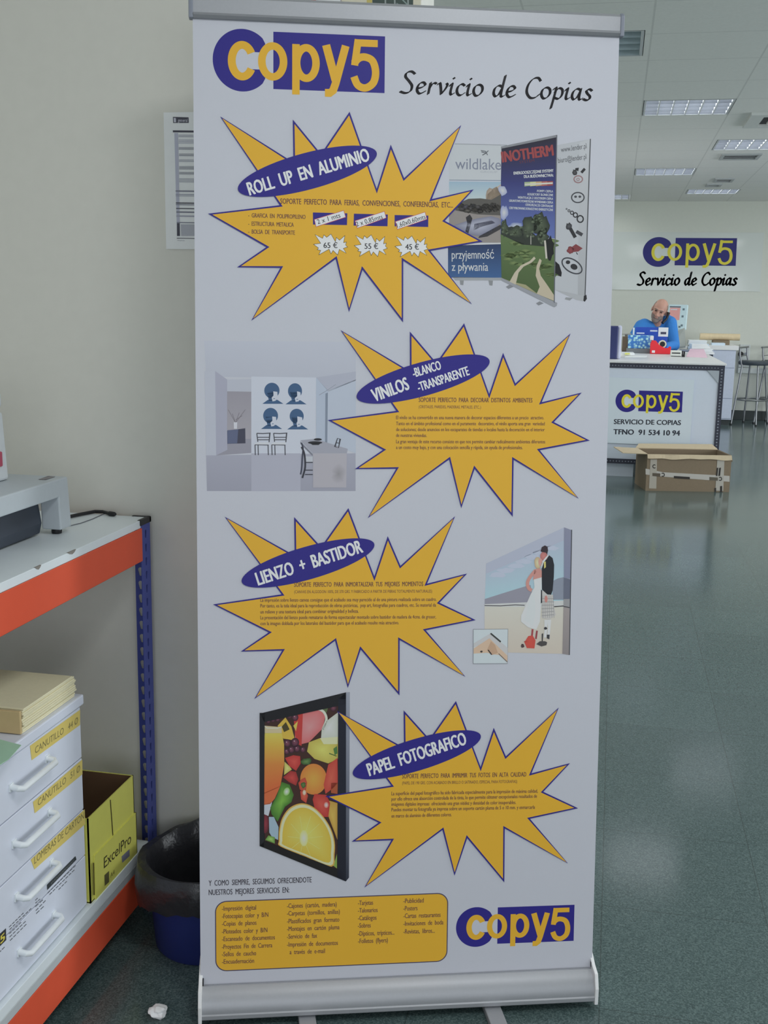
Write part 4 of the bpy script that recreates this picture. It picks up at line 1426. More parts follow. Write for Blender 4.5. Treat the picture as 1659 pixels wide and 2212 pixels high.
# casing: apron on top, legs at the ends
prof = [(y1, ZT), (y1 + 0.011, 1.0045), (y1 - 0.038, 1.0045), (y1 - 0.042, 1.077), (1.56, 1.077), (1.556, 1.0045), (1.51, 1.0045), (1.52, ZT)]
for xa, xb in ((XM, XM - 0.045),):
    b.prism([(xa, y, z) for y, z in prof], [(xb, y, z) for y, z in prof])
casing = b.box(XM - 0.33, XM - 0.04, 1.52, y1 - 0.001, 1.078, ZT - 0.0005).box(XM - 0.33, XM - 0.28, 1.512, y1 + 0.008, 1.0045, 1.079).build('casing', M_mgrey, mach, bevel=0.003)
b = MB()
prof = [(XM - 0.046, 0.996), (XM - 0.040, 1.02), (XM - 0.046, 1.06), (XM - 0.056, 1.0775), (XM - 0.28, 1.0775), (XM - 0.28, 0.996)]
b.prism([(x, 1.56, z) for x, z in prof], [(x, y1 - 0.045, z) for x, z in prof])
b.build('black_lower_front', M_mdark, mach, bevel=0.003)
for y in (1.535, y1 - 0.016):
    for x in (XM - 0.022, XM - 0.30):
        MB().lathe((x, y, BT), [(0.0105, 0.0), (0.0115, 0.006), (0.011, 0.0125)], 20, close=True).build('rubber_foot', M_black, mach, smooth=True)
lift = MB()
lift.prism([(-1.250, 1.62, ZT), (-1.250, 2.114, ZT), (-1.37, 2.112, ZT), (-1.37, 1.62, ZT)],
           [(-1.254, 1.64, 1.262), (-1.254, 2.108, 1.262), (-1.36, 2.100, 1.262), (-1.36, 1.64, 1.262)])
up = lift.build('punch_unit', mat('pale_grey_casing', A(172, 176, 178), 0.5), mach, bevel=0.006)
MB().box(-1.35, -1.258, 1.66, 2.090, 1.2615, 1.272).build('punch_neck', M_mgrey, mach, bevel=0.002)
MB().box(-1.36, -1.25, 1.62, 2.100, 1.271, 1.306).build('pressing_handle', MATS['pale_grey_casing'], mach, bevel=0.007)
p = at_x(2, 992, -1.249)
MB().box(-1.262, -1.2475, p.y - 0.03, p.y + 0.006, p.z - 0.016, p.z + 0.016).build('red_button', mat('red_plastic', A(150, 60, 80), 0.4), mach, bevel=0.003)
zf = zpx(0, 820, 5.53)
art = Art(lambda u, v, h: (u, v, ZT + 0.0004 + h), lambda x, y: (lambda p: (p.x, p.y))(at_z(*zf(x, y), ZT)), 0.0002)
art.poly([(455, 1196), (575, 1154), (662, 1161), (545, 1202)], A(92, 88, 92), 1)
art.line([(480, 1193), (640, 1163)], 5, A(134, 130, 132), 2)
art.line([(510, 1197), (650, 1167)], 4, A(134, 130, 132), 2)
art.build('name_plate', mach)

# mains lead
zc = BT + 0.0048
cpts = [at_z(x, y, zc) for x, y in ((140, 1118), (154, 1115), (178, 1110), (205, 1105), (222, 1105.5), (236, 1109))]
cord = MB().tube(cpts, 0.0042, 10).build('power_cord', M_black, smooth=True)
tag(cord, 'black power cord with a plug lying on the shelf top by the wall', 'cord')
a, c = at_z(234, 1109, BT + .006), at_z(250, 1111, BT + .006)
MB().tube([a, a.lerp(c, 0.2), a.lerp(c, 0.8), c], [0.0045, 0.006, 0.0055, 0.003], 10).build('plug', M_black, cord, smooth=True)
w0 = [at_z(x, y, BT + 0.0012) for x, y in ((150, 1136), (175, 1130), (200, 1121), (222, 1111), (228, 1109))]
thin = MB().tube(w0, 0.0011, 8).build('signal_wire', mat('grey_wire', A(84, 86, 92), 0.5), smooth=True)
tag(thin, 'thin grey wire running from the machine to the wall edge of the shelf', 'wire')

# ================================================================== DRAWER CABINET
XC, YC0, YC1 = -1.0725, 1.50, 2.052
M_cab = mat('white_laminate', A(176, 180, 190), 0.5, var=0.02)
M_cabd = mat('drawer_gap', (0.10, 0.10, 0.105), 0.7)
M_hand = mat('ivory_plastic', A(186, 190, 192), 0.4)
cab = thing('drawer_cabinet', 'white four-drawer cabinet with yellow handwritten labels on the lower shelf', 'cabinet', (XC - 0.2, (YC0 + YC1) / 2, SH))
MB().box(XC - 0.40, XC - 0.012, YC0, YC1, SH, 0.6475).build('carcass', mat('grey_carcass', A(150, 153, 160), 0.6), cab, bevel=0.001)
MB().box(XC - 0.405, XC + 0.004, YC0 - 0.004, YC1 + 0.010, 0.648, 0.6705).build('top_panel', M_cab, cab, bevel=0.003)
ZD = [0.6465, 0.5305, 0.412, 0.3045, SH + 0.002]


def cab_art(zf, X=XC, step=0.0002):
    return Art(lambda u, v, h: (X + 0.0003 + h, u, v), lambda x, y: (lambda p: (p.y, p.z))(at_x(*zf(x, y), X)), step)


z4 = zpx(0, 1400, 2.7239)
z8 = zpx(0, 1820, 5.645)
LBL = A(180, 162, 90)
INKL = A(104, 96, 62)
for k in range(4):
    dr = MB().box(XC - 0.013, XC, YC0 + 0.002, YC1 - 0.001, ZD[k + 1] + 0.0012, ZD[k] - 0.0012).build('drawer', M_cab, cab, bevel=0.0015)
    zc = (0.586, 0.471, 0.360, 0.243)[k]
    h = MB()
    ya, yb_ = 1.768, 1.905
    path = [(XC - 0.001, ya, zc + 0.004), (XC + 0.016, ya, zc + 0.002), (XC + 0.022, ya + 0.006, zc), (XC + 0.022, yb_ - 0.006, zc), (XC + 0.016, yb_, zc + 0.002), (XC - 0.001, yb_, zc + 0.004)]
    h.tube(path, 0.0062, 10)
    h.box(XC, XC + 0.003, ya - 0.007, ya + 0.007, zc - 0.004, zc + 0.011)
    h.box(XC, XC + 0.003, yb_ - 0.007, yb_ + 0.007, zc - 0.004, zc + 0.011)
    h.build('handle', M_hand, dr, smooth=True)
    if k == 0:
        art = cab_art(z4)
        art.poly([(175, 575), (470, 362), (470, 452), (185, 660)], LBL, 1)
        art.text('CANUTILLO   44 Ø', (205, 622), (458, 440), 38, INKL, 2, shear=0.1)
        art.build('label_strip', dr)
    elif k == 1:
        art = cab_art(z4)
        art.poly([(193, 905), (483, 655), (484, 742), (203, 972)], LBL, 1)
        art.text('CANUTILLO   51 Ø', (222, 930), (470, 722), 38, INKL, 2, shear=0.1)
        art.build('label_strip', dr)
    elif k == 2:
        art = cab_art(z4)
        art.poly([(180, 1245), (497, 948), (500, 1035), (202, 1302)], LBL, 1)
        art.text('LOMERAS DE CARTON', (200, 1272), (494, 1000), 40, INKL, 2, shear=0.1)
        art.build('label_strip', dr)
    else:
        art = cab_art(z8)
        DKI = A(74, 76, 80)
        art.poly([(570, 515), (918, 165), (930, 208), (574, 580)], A(50, 54, 56), 1)
        art.text('ENCUADERNADO', (620, 512), (900, 226), 26, A(104, 108, 106), 2)
        for a, c in (((580, 615), (930, 268)), ((602, 634), (915, 322)), ((712, 574), (822, 462)), ((430, 705), (460, 672)), ((430, 740), (495, 680)), ((430, 782), (535, 684)), ((435, 830), (565, 694)),
                     ((440, 866), (545, 764)), ((110, 1030), (295, 848)), ((115, 1062), (390, 792)), ((112, 1112), (265, 962)), ((115, 1152), (322, 948)), ((120, 1196), (330, 984)), ((-60, 1390), (65, 1262))):
            n = max(2, int(abs(c[0] - a[0]) / 36))
            for i in range(n):
                t0, t1 = i / n, (i + 0.74) / n
                art.line([(a[0] + (c[0] - a[0]) * t0, a[1] + (c[1] - a[1]) * t0), (a[0] + (c[0] - a[0]) * t1, a[1] + (c[1] - a[1]) * t1)], 8, DKI, 1)
        art.poly([(-160, 1255), (70, 1045), (74, 1188), (-160, 1420)], A(46, 46, 50), 1)
        art.text('5', (4, 1236), (56, 1180), 92, A(186, 172, 70), 2, bold=0.03)
        art.build('printed_sticker', dr)

# card stack on the cabinet
st = MB()
rr = random.Random(4)
z = 0.6712
for i in range(12):
    dz = 0.0041
    jx, jy = rr.uniform(-0.002, 0.002), rr.uniform(-0.003, 0.003)
    e = -0.012 if i == 11 else (0.003 if i < 2 else 0)
    st.box(XC - 0.33, XC - 0.006 + jx, 1.832 + jy, 2.048 + jy + e - 0.0012 * abs(i - 5), z, z + dz - 0.0003)
    z += dz
stack = st.build('card_stack', M_cream, bevel=0.0006, seg=1)
tag(stack, 'thick stack of cream card sheets on top of the white drawer cabinet', 'stack of card')
MB().box(XC - 0.33, XC - 0.006, 1.822, 1.8285, 0.6722, 0.7185).build('kraft_wrapper', mat('kraft_paper', A(158, 138, 100), 0.7, var=0.08), stack, bevel=0.002)
gp = [at_z(x, y, 0.6712) for x, y in ((-60, 1582), (46, 1610), (18, 1641), (-60, 1690))]
gs = MB().prism([(p.x, p.y, 0.6708) for p in gp], [(p.x, p.y, 0.6718) for p in gp]).build('green_sheet', mat('green_paper', A(146, 180, 156, 1.6), 0.7))
tag(gs, 'pale green paper sheet lying on the cabinet top in front of the cream card', 'paper')

# ================================================================== YELLOW CARTON
X2, YA, YZ, ZB = -1.067, 2.058, 2.292, 0.386
M_yel = mat('yellow_carton', A(172, 170, 82, 1.75), 0.55, var=0.04)
M_kraft = mat('brown_carton_inside', A(92, 68, 48, 1.3), 0.85)
car = thing('paper_carton', 'open yellow paper carton wedged between the drawer cabinet and blue upright', 'box', (X2 - 0.12, (YA + YZ) / 2, SH))
t = 0.003
b = MB()
b.box(X2 - t, X2, YA, YZ, SH, ZB).box(X2 - 0.24, X2 - 0.24 + t, YA, YZ, SH, ZB).box(X2 - 0.24, X2, YZ - t, YZ, SH, ZB).box(X2 - 0.24, X2, YA, YA + t, SH, ZB).box(X2 - 0.24, X2, YA, YZ, SH + 0.0005, SH + 0.003)
b.build('carton_walls', M_yel, car)
b = MB()
b.box(X2 - 0.236, X2 - 0.234, YA + t, YZ - t, SH + .003, ZB - .001).box(X2 - 0.236, X2 - 0.004, YZ - t - .0012, YZ - t - .0002, SH + .003, ZB - .001).box(X2 - 0.236, X2 - 0.0035, YA + t, YZ - t, SH + .003, SH + .004)
b.build('brown_lining', M_kraft, car)
zc = 0.290
b = MB().box(X2 + 0.0002, X2 + 0.0035, YA + 0.018, YZ + 0.003, SH, zc).box(X2 - 0.24, X2 + 0.0035, YZ + 0.0002, YZ + 0.003, SH, zc)
sl = b.build('outer_sleeve', M_yel, car)
zf = z4
art = Art(lambda u, v, h: (X2 + 0.0039 + h, u, v), lambda x, y: (lambda p: (p.y, p.z))(at_x(*zf(x, y), X2)), 0.0002)
art.text('ExcelPro', (602, 1296), (762, 1142), 62, A(56, 52, 34), 1)
art.poly([(605, 1335), (632, 1310), (632, 1375), (607, 1398)], A(74, 70, 44), 1)
art.text('A4', (640, 1352), (665, 1326), 26, A(110, 104, 50), 1)
art.build('carton_lettering', sl)
art = Art(lambda u, v, h: (X2 + 0.0039 + h, u, v), lambda x, y: (lambda p: (p.y, p.z))(at_x(*zf(x, y), X2)), 0.0002)
art.poly([(706, 1225), (752, 1182), (754, 1222), (710, 1262)], A(96, 98, 110), 1)
art.build('blue_patch', sl)
art = Art(lambda u, v, h: (X2 + 0.0039 + h, u, v), lambda x, y: (lambda p: (p.y, p.z))(at_x(*zf(x, y), X2)), 0.0002)
art.line([(540, 1262), (544, 1452)], 8, A(74, 66, 30), 1)
art.build('corner_line', sl)
art = Art(lambda u, v, h: (X2 + 0.0004 + h, u, v), lambda x, y: (lambda p: (p.y, p.z))(at_x(*zf(x, y), X2)), 0.0002)
art.line([(648, 892), (664, 1112)], 5, A(60, 52, 24), 1)
art.build('cut_line', car)

# ================================================================== WASTE BIN
BX, BY, BR = -0.882, 2.272, 0.138
M_bin = mat('blue_bin_plastic', A(30, 40, 96, 1.5), 0.4, var=0.05)
M_liner = mat('black_bin_liner', (0.028, 0.028, 0.032), 0.28, var=0.3, scale=30, bump=0.4)
wb = thing('waste_bin', 'round blue waste bin with a black liner in the corner behind the banner', 'bin', (BX, BY, 0))
MB().lathe((BX, BY, 0), [(0.0, 0.002), (0.108, 0.002), (0.114, 0.0), (0.118, 0.006), (0.1335, 0.188), (0.136, 0.190), (0.136, 0.196), (0.132, 0.196), (0.114, 0.012), (0.0, 0.01)], 48).build('bucket', M_bin, wb, smooth=True)
vs, fs = [], []
n = 72
LP = [(0.02, 0.03), (0.098, 0.032), (0.116, 0.10), (0.126, 0.17), (0.131, 0.212), (0.135, 0.220), (0.141, 0.219), (0.1455, 0.203), (0.1475, 0.185), (0.147, 0.160), (0.1445, 0.140)]
for i, (r, z) in enumerate(LP):
    for j in range(n):
        a = 2 * math.pi * j / n
        d = Vector((math.cos(a), math.sin(a), 0))
        nz = noise.noise(Vector((d.x * 2.2, d.y * 2.2, z * 14)))
        nz2 = noise.noise(Vector((d.x * 7, d.y * 7, z * 30 + 5)))
        rr_ = r + (0.006 * nz + 0.003 * nz2) * (0.2 if i < 2 else 0.35 if i < 5 else 1.3)
        if i < 4:
            rr_ -= 0.004 + 0.004 * abs(nz2)
        left = max(0.0, math.cos(a - math.radians(190))) ** 2
        if i >= 4:
            rr_ = max(rr_, (0.132 if i == 4 else 0.136) if i < 6 else 0.1385 + 0.001 * (i - 5) + 0.0015 * nz2)
            rr_ += 0.016 * left if i > 5 else 0
            if i < 6:
                rr_ = min(rr_, 0.1312 if i == 4 else 0.1365)
        back = max(0.0, math.cos(a - math.radians(98))) ** 6
        zz = z + (0.006 * nz if i > 3 else 0) + (0.03 * back if 3 < i < 9 else 0) - (0.02 * left if i > 6 else 0)
        if i == len(LP) - 1:
            zz += 0.012 * nz2
        y_ = BY + d.y * rr_
        vs.append((BX + d.x * rr_, min(y_, WY - 0.004), zz))
for i in range(len(LP) - 1):
    for j in range(n):
        fs.append((i * n + j, i * n + (j + 1) % n, (i + 1) * n + (j + 1) % n, (i + 1) * n + j))
MB().add(vs, fs).build('bin_liner', M_liner, wb, smooth=True)

# crumpled paper on the floor
c = at_z(343, 2184, 0.011)
bm = bmesh.new()
bmesh.ops.create_icosphere(bm, subdivisions=3, radius=0.0205)
for v in bm.verts:
    k = 1 + 0.42 * noise.noise(v.co * 75) + 0.10 * noise.noise(v.co * 220)
    v.co = Vector((v.co.x * k, v.co.y * k * 0.9, max(-0.0095, v.co.z * k * 0.55)))
me = bpy.data.meshes.new('crumpled_paper')
bm.to_mesh(me)
bm.free()
me.materials.append(M_paper)
cp = bpy.data.objects.new('crumpled_paper', me)
cp.location = (c.x, c.y, 0.0097)
COL.objects.link(cp)
tag(cp, 'small crumpled scrap of white paper on the floor left of the banner base', 'paper')

# ================================================================== CEILING LIGHTS AND VENTS
M_lamp = mat('lamp_frame', A(150, 154, 156), 0.5)
M_refl = mat('louvre_reflector', (0.13, 0.145, 0.17), 0.5)
M_blade = mat('louvre_blade', (0.85, 0.87, 0.90), 0.45)
M_tube = mat('fluorescent_tube', (0.9, 0.9, 0.9), 0.4, emit=(0.93, 0.97, 1.0), estr=TUBE_POWER)
M_tube0 = mat('unlit_tube', (0.55, 0.6, 0.66), 0.3)
M_refl0 = mat('unlit_reflector', (0.46, 0.56, 0.60), 0.4)


def ceiling_light(x0, x1, y0, y1, label, on=True):
    t = thing('ceiling_light', label, 'ceiling light', ((x0 + x1) / 2, (y0 + y1) / 2, CZ), 'louvred ceiling lights')
    w, zt, zs = 0.012, CZ + 0.085, CZ + 0.050
    b = MB()
    for g in (0.004,):
        xa, xb, ya, yb = x0 + g, x1 - g, y0 + g, y1 - g
        b.box(xa, xb, ya, ya + .003, CZ, zt).box(xa, xb, yb - .003, yb, CZ, zt).box(xa, xa + .003, ya + .003, yb - .003, CZ, zt).box(xb - .003, xb, ya + .003, yb - .003, CZ, zt)
        b.box(xa, xb, ya, yb, zt, zt + .003)
        b.box(xa, xb, ya, ya + w, CZ - .002, CZ + .001).box(xa, xb, yb - w, yb, CZ - .002, CZ + .001).box(xa, xa + w, ya + w, yb - w, CZ - .002, CZ + .001).box(xb - w, xb, ya + w, yb - w, CZ - .002, CZ + .001)
    b.build('lamp_frame', M_lamp, t)
    n = 4
    d = (y1 - y0 - 2 * w) / n
    for i in range(n):
        yc = y0 + w + d * (i + 0.5)
        MB().tube([(x0 + w + .01, yc, CZ + 0.066), (x1 - w - .01, yc, CZ + 0.066)], 0.008, 8).build('tube', M_tube if on else M_tube0, t, smooth=True)
    for i in range(n + 1):
        yc = min(max(y0 + w + d * i, y0 + w + .003), y1 - w - .003)
        MB().box(x0 + w, x1 - w, yc - .0015, yc + .0015, CZ + .001, zs).build('reflector', M_refl if on else M_refl0, t)
    m = 6 if on else 3
    for i in range(0, m + 1):
        xc = min(max(x0 + w + (x1 - x0 - 2 * w) * i / m, x0 + w + .003), x1 - w - .003)
        MB().box(xc - 0.005, xc + 0.005, y0 + w, y1 - w, CZ + 0.0005, zs - .006).build('louvre_blade', M_blade, t)
    if on:
        o = area('lamp_light', ((x0 + x1) / 2, (y0 + y1) / 2, zt - .002), (0, 0, 0), x1 - x0 - .05, y1 - y0 - .05, 6.5, (0.95, 0.98, 1.0))
        attach(o, t)
    return t


def cz(px, py):
    return at_z(px, py, CZ - 0.04)


ceiling_light(*LAMPS[0], 'dark unlit ceiling light beside the banner top corner', on=False)
ceiling_light(*LAMPS[1], 'lit louvred ceiling light nearest the banner, largest of the lit ones')
ceiling_light(*LAMPS[2], 'lit louvred ceiling light cut by the right photo edge')
ceiling_light(*LAMPS[3], 'lit louvred ceiling light in the second row, above the wall sign')
ceiling_light(*LAMPS[4], 'lit louvred ceiling light closest to the far wall on the right')
ceiling_light(*LAMPS[5], 'lit ceiling light showing as a short bright strip beside the banner edge')

M_vent = mat('vent_paint', A(140, 143, 144), 0.6)
M_vdark = mat('vent_shadow', (0.06, 0.06, 0.065), 0.8)
for (px0, py0, px1, py1, dd, lab) in ((1560, 332, 1636, 343, 0, 'grey slotted ceiling vent just below the right-hand lit light'),
                                      (1545, 385, 1581, 392, 0, 'small grey ceiling vent nearer of the two small ones'),
                                      (1527, 397, 1556, 402, 0, 'small grey ceiling vent farther of the two small ones')):
    a, c = at_z(px0, py0, CZ), at_z(px1, py1, CZ)
    x0, x1, y0, y1 = min(a.x, c.x), max(a.x, c.x), min(a.y, c.y), max(a.y, c.y)
    y1 = max(y1, y0 + 0.2)
    t = thing('ceiling_vent', lab, 'air vent', ((x0 + x1) / 2, (y0 + y1) / 2, CZ - 0.01), 'ceiling vents')
    b = MB().box(x0, x1, y0, y0 + .03, CZ - 0.012, CZ).box(x0, x1, y1 - .03, y1, CZ - 0.012, CZ).box(x0, x0 + .03, y0 + .03, y1 - .03, CZ - 0.012, CZ).box(x1 - .03, x1, y0 + .03, y1 - .03, CZ - 0.012, CZ)
    b.build('vent_frame', M_vent, t)
    MB().box(x0 + .03, x1 - .03, y0 + .03, y1 - .03, CZ - 0.002, CZ).build('vent_opening', M_vdark, t)
    for k in range(3):
        yy = y0 + .03 + (y1 - y0 - .06) * (k + .5) / 3
        MB().box(x0 + .03, x1 - .03, yy - .008, yy + .008, CZ - 0.010, CZ - 0.006).build('vent_slat', M_vent, t)
a, c = at_z(1624, 243, CZ), at_z(1632, 219, CZ)
t = thing('ceiling_vent', 'square ceiling vent with a pale frame at the right photo edge', 'air vent', (a.x + .3, a.y + .3, CZ - .02), 'ceiling vents')
x0, y0 = a.x, a.y
b = MB()
for k, (q0, q1) in enumerate(((0.0, 0.10), (0.16, 0.22))):
    b.box(x0 + q0, x0 + .62 - q0, y0 + q0, y0 + q1, CZ - .02, CZ).box(x0 + q0, x0 + .62 - q0, y0 + .62 - q1, y0 + .62 - q0, CZ - .02, CZ)
    b.box(x0 + q0, x0 + q1, y0 + q1, y0 + .62 - q1, CZ - .02, CZ).box(x0 + .62 - q1, x0 + .62 - q0, y0 + q1, y0 + .62 - q1, CZ - .02, CZ)
b.build('vent_frame', mat('white_vent', A(168, 170, 168), 0.6), t)
MB().box(x0 + .05, x0 + .57, y0 + .05, y0 + .57, CZ - 0.004, CZ).build('vent_opening', M_vdark, t)

# ================================================================== WALL SIGN
YS = FY - 0.0075
a, c = at_y(1326, 501, YS), at_y(1641, 628, YS)
b = MB().box(a.x, c.x, YS, YS + 0.006, c.z - 0.012, a.z)
sgn = b.build('wall_sign', mat('pale_acrylic', A(166, 170, 166), 0.06, var=0.01))
tag(sgn, 'pale glossy acrylic sign on the far wall reading Copy5 Servicio de Copias', 'sign')
art = Art(lambda u, v, h: (u, YS - 0.001 - h, v), lambda x, y: (lambda p: (p.x, p.z))(at_y(1280 + x / 3.1609, 400 + y / 3.1609, YS)), 0.0008)
logo(art, [(568, 360), (987, 362), (560, 547)], w=0.72, yel=A(176, 166, 56), blu=A(38, 36, 92))
art.pen('Servicio de Copias', (306, 682), (984, 682), 46, A(34, 34, 38), 1, nib=0.27, thin=0.17, ang=35)
art.build('sign_lettering', sgn)

# ================================================================== SERVICE COUNTER
YC, CT = 10.04, 1.037
M_cwhite = mat('counter_white_board', A(176, 182, 194), 0.5, var=0.02)
M_ctop = mat('counter_laminate', A(186, 186, 186), 0.35, var=0.03)
M_angle = mat('slotted_angle', A(42, 44, 56), 0.5)
counter = thing('service_counter', 'white service counter framed in dark slotted angle iron, with a shop sign on its front', 'counter', (-0.1, 11.1, 0))
XR = at_y(1566, 790, YC).x
XL = -1.25
YBK = 12.50
b = MB().box(XL, XR + 0.012, YC - 0.012, YBK, CT - 0.018, CT)
b.build('countertop', M_ctop, counter, bevel=0.003)
MB().box(XL, XR - 0.02, YC + 0.006, YC + 0.022, 0.135, CT - 0.02).build('front_panel', M_cwhite, counter)
MB().box(XR - 0.022, XR - 0.006, YC + 0.03, YBK - 0.02, 0.135, CT - 0.02).build('side_panel', M_cwhite, counter)
rot = random.Random(2)


def circ(x, y, r, n=8):
    return ell(x, y, r, r, 0, 360, n)


AW = 0.044
H = CT - 0.019
# corner post
b = MB()
b.plate([(0, 0), (AW, 0), (AW, H), (0, H)], [circ(AW / 2, 0.03 + 0.0265 * i, 0.0075) for i in range(37)], lambda u, v: (XR - u, YC - 0.003, v))
b.plate([(0, 0), (AW, 0), (AW, H), (0, H)], [circ(AW / 2, 0.03 + 0.0265 * i, 0.0075) for i in range(37)], lambda u, v: (XR, YC - 0.003 + u, v))
b.build('corner_post', M_angle, counter, solid=0.002)
LW = XR - XL
b = MB()
b.plate([(0, 0), (LW - AW, 0), (LW - AW, AW), (0, AW)], [circ(0.02 + 0.0265 * i, AW / 2, 0.0062) for i in range(int((LW - AW) / 0.0265))], lambda u, v: (XL + u, YC - 0.0015, H - AW + v))
b.build('top_rail', M_angle, counter, solid=0.002)
b = MB()
b.plate([(0, 0), (LW - AW, 0), (LW - AW, AW), (0, AW)], [circ(0.02 + 0.0265 * i, AW / 2, 0.0062) for i in range(int((LW - AW) / 0.0265))], lambda u, v: (XL + u, YC - 0.0015, 0.122 + v))
b.build('bottom_rail', M_angle, counter, solid=0.002)
MB().prism([(XR - AW, YC - .004, H - AW), (XR - AW, YC - .004, H - AW - .11), (XR - AW - .10, YC - .004, H - AW)],
           [(XR - AW, YC - .001, H - AW), (XR - AW, YC - .001, H - AW - .11), (XR - AW - .10, YC - .001, H - AW)]).build('gusset_plate', mat('zinc_plate', A(140, 146, 152), 0.5), counter)
p = at_z(1367, 1030, 0)
MB().box(XL, p.x, p.y + 0.004, p.y + 0.3, 0.0, 0.121).build('plinth', M_cwhite, counter)
MB().box(XR - 0.05, XR - 0.006, YBK - 0.06, YBK - 0.02, 0, 0.135).build('rear_leg', M_angle, counter)
MB().box(XL, XR - 0.03, YBK - 0.3, YBK - 0.28, 0.0, 0.30).build('rear_panel', M_cwhite, counter)

# sign fixed to the counter front
YG = YC - 0.0045
a, c = at_y(1313, 815, YG), at_y(1490, 964, YG)
x0 = at_y(1306, 890, YG).x
b = MB().box(x0, c.x, YG - 0.004, YG, c.z, a.z)
cs = b.build('counter_sign', mat('sign_white', A(178, 186, 198), 0.4, var=0.01))
tag(cs, 'white sign plate with phone number on the counter front', 'sign')
art = Art(lambda u, v, h: (u, YG - 0.0043 - h, v), lambda x, y: (lambda p: (p.x, p.z))(at_y(1280 + x / 3.1609, 400 + y / 3.1609, YG - .004)), 0.0006)
logo(art, [(318, 1402), (617, 1410), (312, 1543)], w=0.82, yel=A(204, 180, 48))
art.text('SERVICIO DE COPIAS', (146, 1630), (602, 1638), 32, A(42, 44, 54), 1, bold=0.022)
art.text('TFNO  91 534 10 94', (143, 1700), (595, 1710), 34, A(42, 44, 54), 1, bold=0.028)
art.build('sign_lettering', cs)

# ================================================================== CARDBOARD BOX ON THE FLOOR
M_card = mat('brown_cardboard', A(112, 98, 80, 1.5), 0.8, var=0.08, scale=60)
M_card_l = mat('pale_cardboard', A(160, 146, 122, 1.6), 0.8, var=0.06)
fl_, fr_ = at_z(1394, 1060, 0), at_z(1575, 1063, 0)
ex = (fr_ - fl_).normalized()
ey = Vector((-ex.y, ex.x, 0))
Lb = (fr_ - fl_).length
tl_ = at_y(1396, 982, fl_.y)
Hb = tl_.z
Db = 0.40
bx = thing('cardboard_box', 'open brown cardboard box with torn flaps on the floor before the counter', 'box', (fl_.x + Lb / 2, fl_.y + Db / 2, 0))


def q3(u, d, z):
    p = fl_ + ex * u + ey * d
    return Vector((p.x, p.y, z))


def obox(b, u0, u1, d0, d1, z0, z1):
    return b.prism([q3(u0, d0, z0), q3(u1, d0, z0), q3(u1, d1, z0), q3(u0, d1, z0)], [q3(u0, d0, z1), q3(u1, d0, z1), q3(u1, d1, z1), q3(u0, d1, z1)])


b = MB()
obox(b, 0, Lb, 0, 0.006, 0, Hb)
obox(b, 0, Lb, Db - 0.006, Db, 0, Hb)
obox(b, 0, 0.006, 0.006, Db - .006, 0, Hb)
obox(b, Lb - 0.006, Lb, 0.006, Db - .006, 0, Hb)
obox(b, 0.006, Lb - 0.006, 0.006, Db - .006, 0, 0.006)
b.build('box_walls', M_card, bx)
# flaps: left one sticks straight out, front one folded down with a torn rim, back and right ones leaning outward
b = MB()
b.prism([q3(0.004, 0.02, Hb), q3(-0.20, 0.03, Hb + .004), q3(-0.21, Db - .05, Hb + .012), q3(0.004, Db - .02, Hb)],
        [q3(0.004, 0.02, Hb + .006), q3(-0.20, 0.03, Hb + .010), q3(-0.21, Db - .05, Hb + .018), q3(0.004, Db - .02, Hb + .006)])
b.build('side_flap', M_card_l, bx)
rim = []
for i in range(25):
    u = Lb * i / 24
    rim.append((u, -0.004 - 0.012 * noise.noise(Vector((u * 9, 1, 0))), Hb - 0.008 + 0.016 * noise.noise(Vector((u * 7, 4, 0)))))
b = MB()
for i in range(24):
    (ua, da, za), (ub, db, zb_) = rim[i], rim[i + 1]
    b.prism([q3(ua, da - .012, za - .022), q3(ub, db - .012, zb_ - .022), q3(ub, db - .006, zb_ - .022), q3(ua, da - .006, za - .022)],
            [q3(ua, 0.002, Hb + .004), q3(ub, 0.002, Hb + .004), q3(ub, 0.008, Hb + .004), q3(ua, 0.008, Hb + .004)])
b.build('torn_front_flap', M_card_l, bx)
b = MB()
b.prism([q3(-.01, Db - .004, Hb), q3(Lb, Db - .004, Hb), q3(Lb - .02, Db + .10, Hb + .03), q3(.04, Db + .10, Hb + .025)],
        [q3(-.01, Db - .004, Hb + .006), q3(Lb, Db - .004, Hb + .006), q3(Lb - .02, Db + .10, Hb + .036), q3(.04, Db + .10, Hb + .031)])
b.build('back_flap', M_card_l, bx)
b = MB()
b.prism([q3(Lb - .004, .02, Hb), q3(Lb + .012, .02, Hb - .05), q3(Lb + .012, Db - .02, Hb - .05), q3(Lb - .004, Db - .02, Hb)],
        [q3(Lb + .002, .02, Hb + .004), q3(Lb + .018, .02, Hb - .05), q3(Lb + .018, Db - .02, Hb - .05), q3(Lb + .002, Db - .02, Hb + .004)])
b.build('folded_end_flap', M_card, bx)
nrm = -ey


def box_uv(x, y):
    r = ray(1280 + x / 3.1609, 400 + y / 3.1609)
    t = (fl_ - CAM).dot(nrm) / r.dot(nrm)
    p = CAM + r * t - fl_
    return (p.dot(ex), p.z)


